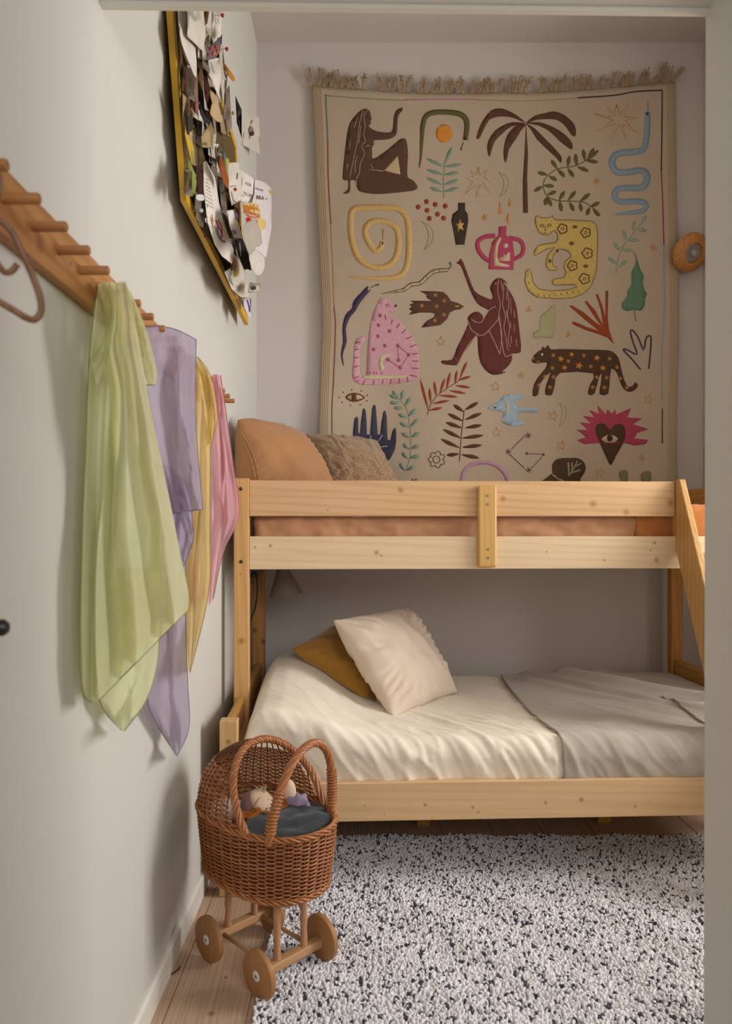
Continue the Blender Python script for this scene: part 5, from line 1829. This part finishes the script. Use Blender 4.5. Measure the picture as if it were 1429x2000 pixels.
# carrying handle, rope-twisted, with bound feet
handle = empty('handle', (0, 0, 0), 0, pram)
handle['label'] = 'arched rope-twisted wicker handle'
hp = catmull([Vector(p) for p in ((.150, -.104, .375), (.152, -.098, .425), (.150, -.074, .485), (.146, -.034, .543), (.141, .012, .573), (.136, .056, .574), (.132, .092, .545), (.130, .110, .490), (.128, .113, .430), (.126, .108, .375))], 14)
tube('core', hp, .0060, M_stake, handle, 6)
braid('strand', hp, .0066, 8, 4.2, .0040, [M_wick, M_wick2], handle)
for end in (hp[8:30], hp[-30:-8]):
    q = []
    tot = len(end) - 1
    for i in range(170):
        f2 = i / 169 * tot
        k = min(int(f2), tot - 1)
        c = end[k].lerp(end[k + 1], f2 - k)
        t = (end[k + 1] - end[k]).normalized()
        n1 = t.orthogonal().normalized()
        n2 = t.cross(n1)
        a = 2 * math.pi * i / 14
        q.append(c + (n1 * math.cos(a) + n2 * math.sin(a)) * .0122)
    tube('binding', q, .0020, M_wick2, handle, 5)
# undercarriage
HWB, HTR, ZA = .105, .098, .058
for sx in (-1, 1):
    axl = box('axle_beam', (sx * HWB - .013, -HTR + .006, ZA - .011), (sx * HWB + .013, HTR - .006, ZA + .011), M_beechx, pram, .004, 3)
    for sy in (-1, 1):
        lathe('turned_post', [(0, 0), (.0095, 0), (.0092, .02), (.0075, .045), (.0098, .066), (.0082, .086), (.0100, .108), (.0085, .135), (.0085, .178), (0, .178)], M_beechp, pram, 20, Matrix.Translation((sx * HWB * .97, sy * .042, ZA + .008)))
        wh = empty('wheel', (sx * HWB, sy * HTR, ZA), 0, pram)
        zz = {(1, 1): .010, (1, -1): .0}.get((sx, sy), 0)
        wh.location.z = .0565 + zz
        Mw = Matrix.Rotation(math.radians(-90 if sy > 0 else 90), 4, 'X')
        lathe('disc', [(0, -.009), (.051, -.009), (.0555, -.0065), (.0565, -.003), (.0565, .003), (.0555, .0065), (.051, .009), (0, .009)], M_wheel, wh, 48, Mw)
        lathe('hub_washer', [(.0042, .009), (.0042, .0105), (.0105, .0105), (.0125, .009)], plain('white_plastic', '#d9d6d0', .4, .4), wh, 24, Mw)
        lathe('hub_screw', [(0, .0098), (.0025, .0098), (.0042, .0094), (.0042, .009)], plain('hub_steel', '#57534e', .35, .6, metallic=.7), wh, 16, Mw)
for sy in (-1, 1):
    tube('stretcher', [Vector((-HWB, sy * .062, ZA)), Vector((HWB, sy * .062, ZA))], .0052, M_beechp, pram, 12)


# ---- what lies in the pram
def W(p):
    a = math.radians(-45)
    return PO + Vector((p[0] * math.cos(a) - p[1] * math.sin(a), p[0] * math.sin(a) + p[1] * math.cos(a), p[2]))


def blobby(name, c, rad, mat, lump=.0, freq=30, n=(32, 20), rot=None, parent=None, seed=0.0):
    v, f = [], []
    nu, nv_ = n
    for j in range(nv_ + 1):
        ph = math.pi * j / nv_
        for i in range(nu):
            th = 2 * math.pi * i / nu
            d = Vector((math.sin(ph) * math.cos(th), math.sin(ph) * math.sin(th), math.cos(ph)))
            k = 1 + lump * nz(d.x * freq * .1 + seed, d.y * freq * .1, d.z * freq * .1)
            p = Vector((d.x * rad[0], d.y * rad[1], d.z * rad[2])) * k
            if rot:
                p = rot @ p
            v.append(Vector(c) + p)
    for j in range(nv_):
        for i in range(nu):
            f.append((j * nu + i, (j + 1) * nu + i, (j + 1) * nu + (i + 1) % nu, j * nu + (i + 1) % nu))
    return mesh_obj(name, v, f, mat, parent, True)


M_char = fabric('charcoal_fleece', '#2f3537', .95, .25, weave=300, bump=.9, big=60)
M_mkn = fabric('mustard_knit', '#94561c', .95, .25, weave=260, bump=.9, big=70)
M_skin = fabric('cream_jersey', '#dcbfa2', .85, .03)
M_mauve = fabric('mauve_jersey', '#8a6a62', .9, .06)
M_lil = fabric('lilac_cotton', '#93849c', .9, .08)
M_whit = fabric('white_cotton', '#d5ccc4', .9, .03)
# fleece blanket filling the foot half
vb, nb = [], 40
for j in range(nb):
    for i in range(nb):
        r0, th = j / (nb - 1), 2 * math.pi * i / nb
        q = ring(th, .90 * r0)
        q.x = q.x * .58 + .072
        z = ZR - .010 + .016 * (1 - r0 ** 2) + .008 * nz(q.x * 26, q.y * 26, 1)
        vb.append(W((q.x, q.y, z)))
fb = []
for j in range(nb - 1):
    for i in range(nb):
        fb.append((j * nb + i, j * nb + (i + 1) % nb, (j + 1) * nb + (i + 1) % nb, (j + 1) * nb + i))
o = mesh_obj('fleece_blanket', vb, fb, M_char, None, True)
solidify(o, .012, -1)
tag(o, 'charcoal fleece blanket at the foot of the wicker pram', 'blanket')
o = blobby('knitted_throw', W((.012, .004, ZR + .010)), (.040, .090, .026), M_mkn, .5, 45, rot=Matrix.Rotation(math.radians(-45), 3, 'Z'))
tag(o, 'mustard knitted throw folded over the dolls', 'throw')
o = blobby('doll_pillow', W((-.130, -.035, ZR - .030)), (.055, .070, .028), M_whit, .25, 30, rot=Matrix.Rotation(math.radians(-45), 3, 'Z'))
tag(o, 'small white pillow under the wicker hood', 'pillow')
# doll with a cream face and mauve bonnet
dc = P(509, 1566, 1.800)
dl = tag(empty('bonnet_doll', dc), 'cloth doll with cream face and mauve bonnet lying in the pram', 'doll')
Rf = Matrix.Rotation(math.radians(28), 3, 'Y')
blobby('head', (0, 0, 0), (.036, .034, .028), M_skin, .12, 12, rot=Rf, parent=dl)
# pointed snout side of the face towards the lower right
blobby('cheek', (.018, -.008, -.010), (.024, .022, .019), M_skin, .0, 12, rot=Rf, parent=dl)
bv = blobby('bonnet', (-.021, .004, -.006), (.030, .037, .033), M_mauve, .08, 14, rot=Rf, parent=dl)
blobby('bonnet_rim', (-.011, -.001, -.002), (.009, .0375, .0315), fabric('bonnet_rim', '#b89a86'), .0, 14, rot=Rf, parent=dl)
for (x, y) in ((524, 1562), (520, 1580)):
    e = P(x, y, 1.7625) - dc
    blobby('eye', e, (.0013, .0013, .0013), plain('eye_black', '#17120f', .3), parent=dl, n=(10, 6))
hv, hf = [], []
for k in range(26):
    b0 = Vector((rw.uniform(-.010, .010), rw.uniform(-.010, .010), .024))
    e0 = b0 + Vector((rw.uniform(-.010, .014), rw.uniform(-.008, .008), rw.uniform(.010, .020)))
    tube_geo([b0, (b0 + e0) / 2 + Vector((rw.uniform(-.003, .003), 0, .002)), e0], [.0009, .0008, .0004], 4, False, hv, hf)
mesh_obj('hair_tuft', hv, hf, fabric('pale_hair', '#cbb593'), dl, True)
blobby('body', (-.005, .045, -.030), (.040, .050, .030), fabric('grey_dress', '#a9a09a'), .2, 20, parent=dl)
# second doll beside it
d2c = P(563, 1545, 1.845)
d2o = tag(empty('lilac_doll', d2c), 'second cloth doll in lilac behind the pram handle', 'doll')
blobby('head', (0, 0, 0), (.020, .021, .030), M_skin, .06, 12, parent=d2o)
blobby('dress', (.020, -.004, -.035), (.033, .030, .028), M_lil, .35, 32, parent=d2o)


# ================================================================== shaggy speckled rug
RX0, RX1, RY0, RY1 = -.232, 1.42, 0.95, 2.545
rug = tag(empty('rug', (.55, 1.75, 0)), 'shaggy off-white rug flecked with charcoal in front of the bunk bed', 'rug')
M_back = fabric('rug_backing', '#c9c4c2')
o = box('backing', (RX0 + .004 - .55, RY0 - 1.75, .0005), (RX1 - .55, RY1 - .004 - 1.75, .008), M_back, rug, .002)
M_pile1 = fabric('cream_wool', '#e6e3e4', .95, .10, weave=500, bump=.5, big=40)
M_pile2 = fabric('charcoal_wool', '#45464f', .95, .15, weave=500, bump=.5, big=40)
rs = np.random.RandomState(5)
sp = .0066
xs = np.arange(RX0, RX1, sp)
ys = np.arange(1.42, RY1, sp)
gx, gy = np.meshgrid(xs, ys)
gx = (gx + rs.uniform(-.5, .5, gx.shape) * sp).ravel()
gy = (gy + rs.uniform(-.5, .5, gy.shape) * sp).ravel()
# soft irregular outline
keep = (gx > RX0 - .004 + .006 * np.sin(gy * 60)) & (gx < 1.36)
gx, gy = gx[keep], gy[keep]
dark = np.zeros(len(gx), bool)
for i in range(len(gx)):
    a = nz(gx[i] * 92, gy[i] * 74, 1.0)
    b = nz(gx[i] * 150, gy[i] * 120, 4.0)
    dark[i] = (a * .75 + b * .6 + rs.uniform(-.05, .05)) > .29
SEG = 6
ang = np.arange(SEG) * 2 * np.pi / SEG


def tufts(name, sel, mat):
    px, py = gx[sel], gy[sel]
    n_ = len(px)
    R = rs.uniform(.0036, .0052, n_)
    Hh = rs.uniform(.016, .022, n_) + .004 * np.sin(px * 23 + py * 17)
    lean = rs.uniform(-.006, .006, (n_, 2))
    el = rs.uniform(.7, 1.4, n_)
    rot = rs.uniform(0, np.pi, n_)
    rings = [(.55, .15, .0), (1.0, .62, .6), (.72, .92, .95)]
    V = np.zeros((n_, SEG * 3 + 1, 3))
    for q, (rr, hh, ll) in enumerate(rings):
        cxr = np.cos(ang)[None, :] * (R * rr * el)[:, None]
        syr = np.sin(ang)[None, :] * (R * rr / el)[:, None]
        X = cxr * np.cos(rot)[:, None] - syr * np.sin(rot)[:, None]
        Y = cxr * np.sin(rot)[:, None] + syr * np.cos(rot)[:, None]
        V[:, q * SEG:(q + 1) * SEG, 0] = px[:, None] + X + lean[:, :1] * ll
        V[:, q * SEG:(q + 1) * SEG, 1] = py[:, None] + Y + lean[:, 1:] * ll
        V[:, q * SEG:(q + 1) * SEG, 2] = (Hh * hh)[:, None]
    V[:, -1, 0] = px + lean[:, 0]
    V[:, -1, 1] = py + lean[:, 1]
    V[:, -1, 2] = Hh
    tri = []
    for q in range(2):
        for k in range(SEG):
            a0, a1 = q * SEG + k, q * SEG + (k + 1) % SEG
            tri += [(a0, a1, a1 + SEG), (a0, a1 + SEG, a0 + SEG)]
    for k in range(SEG):
        tri.append((2 * SEG + k, 2 * SEG + (k + 1) % SEG, 3 * SEG))
    tri = np.array(tri)
    nvp = SEG * 3 + 1
    T = (tri[None] + (np.arange(n_) * nvp)[:, None, None]).reshape(-1, 3)
    V = V.reshape(-1, 3) - np.array([.55, 1.75, 0])
    me = bpy.data.meshes.new(name)
    me.vertices.add(len(V))
    me.vertices.foreach_set('co', V.ravel())
    me.loops.add(len(T) * 3)
    me.loops.foreach_set('vertex_index', T.ravel())
    me.polygons.add(len(T))
    me.polygons.foreach_set('loop_start', np.arange(len(T)) * 3)
    me.polygons.foreach_set('use_smooth', np.ones(len(T), bool))
    me.update()
    o = link(name, me, mat, rug)
    o['kind'] = 'stuff'
    return o


tufts('cream_pile', ~dark, M_pile1)['label'] = 'off-white wool loops of the rug'
tufts('charcoal_pile', dark, M_pile2)['label'] = 'charcoal wool flecks of the rug'


# ================================================================== clamp lamp under the upper berth
M_taupe = plain('taupe_enamel', '#7d7367', .32, .5, .03, 8)
LY = 2.90
lc = P(559, 1163, LY)
tip = P(552.5, 1116, LY)
ax = (tip - lc).normalized()
lamp = tag(empty('clamp_lamp', lc), 'taupe cone-shaded clamp lamp under the upper berth', 'lamp')
Ml = frame_z(ax, (0, 0, 0))
Rl, hl = .0685, .112
lathe('shade', [(Rl, 0), (Rl + .0015, .002), (Rl * .99, .006), (.0265, hl - .012), (.0265, hl + .040), (.022, hl + .048), (0, hl + .048), (0, hl + .044), (.0235, hl + .036), (.0235, hl - .010), (Rl - .004, .004), (Rl, 0)], M_taupe, lamp, 40, Ml)
lathe('bulb', [(0, .020), (.018, .026), (.024, .042), (.018, .064), (.012, .085), (0, .086)], plain('opal_bulb', '#cfc8bb', .4), lamp, 20, Ml)
cl = P(496, 1118, LY - .02)
box('clamp', cl - lc + Vector((-.022, -.012, -.020)), cl - lc + Vector((.022, .03, .060)), plain('clamp_metal', '#4a4640', .4, .5), lamp, .003)
box('clamp_jaw', cl - lc + Vector((-.016, -.018, -.045)), cl - lc + Vector((-.006, .02, -.020)), plain('clamp_metal', '#4a4640', .4, .5), lamp, .002)
tube('arm', catmull([cl - lc + Vector((.012, 0, .012)), cl - lc + Vector((.05, 0, .014)), ax * (hl + .006) + Vector((-.026, 0, .004))], 6), .0035, plain('black_metal', '#1b1817', .4, .5), lamp, 8)
tube('cord', [p - lc for p in catmull([P(489, 1126, LY - .03), P(496, 1118, LY - .035), P(501, 1128, LY - .035), P(502, 1160, LY - .03), P(497, 1190, LY - .03), P(489, 1212, LY - .03), P(487, 1245, LY - .03), P(487, 1290, LY - .03), P(488, 1330, LY - .03)], 6)], .0030, plain('black_cord', '#141210', .5), lamp, 8)

# ================================================================== wooden spot lamp on the back wall
M_beech = wood('beech', '#c58a4c', '#a06430', 'z', .4, freq=1.3)
wc = P(1348, 493, BY - .075)
nv = Vector((.2, -1, -.5)).normalized()
sp_ = tag(empty('wall_spot', wc), 'round wooden wall lamp with a clear bulb beside the tapestry', 'lamp')
Ms = frame_z(nv, (0, 0, 0))
lathe('wooden_dish', [(0, -.022), (.054, -.022), (.080, -.014), (.0865, -.002), (.085, .006), (.072, .020), (.047, .030), (.043, .030), (.0415, .024), (.040, -.002), (0, -.002)], M_beech, sp_, 48, Ms)
lathe('reflector', [(.040, .016), (.030, .010), (.014, .006), (0, .006)], plain('matt_silver', '#aaa29c', .35, .5, metallic=.5), sp_, 32, Ms)
g_ = NT('clear_glass')
g_.b.inputs['Transmission Weight'].default_value = .75
g_.set(hexc('#e8e2dc'), .08, .6)
lathe('bulb', [(0, .005), (.012, .009), (.0175, .017), (.0175, .023), (.013, .031), (.006, .035), (0, .036)], g_.m, sp_, 24, Ms)
bk = Vector((wc.x, BY, wc.z)) - wc
tube('bracket', [nv * -.02, nv * -.03 + bk * .2, bk * 1.0], .010, M_beech, sp_, 12)
lathe('wall_plate', [(0, 0), (.035, 0), (.035, .012), (.030, .016), (0, .016)], M_beech, sp_, 28, frame_z((0, -1, 0), bk))
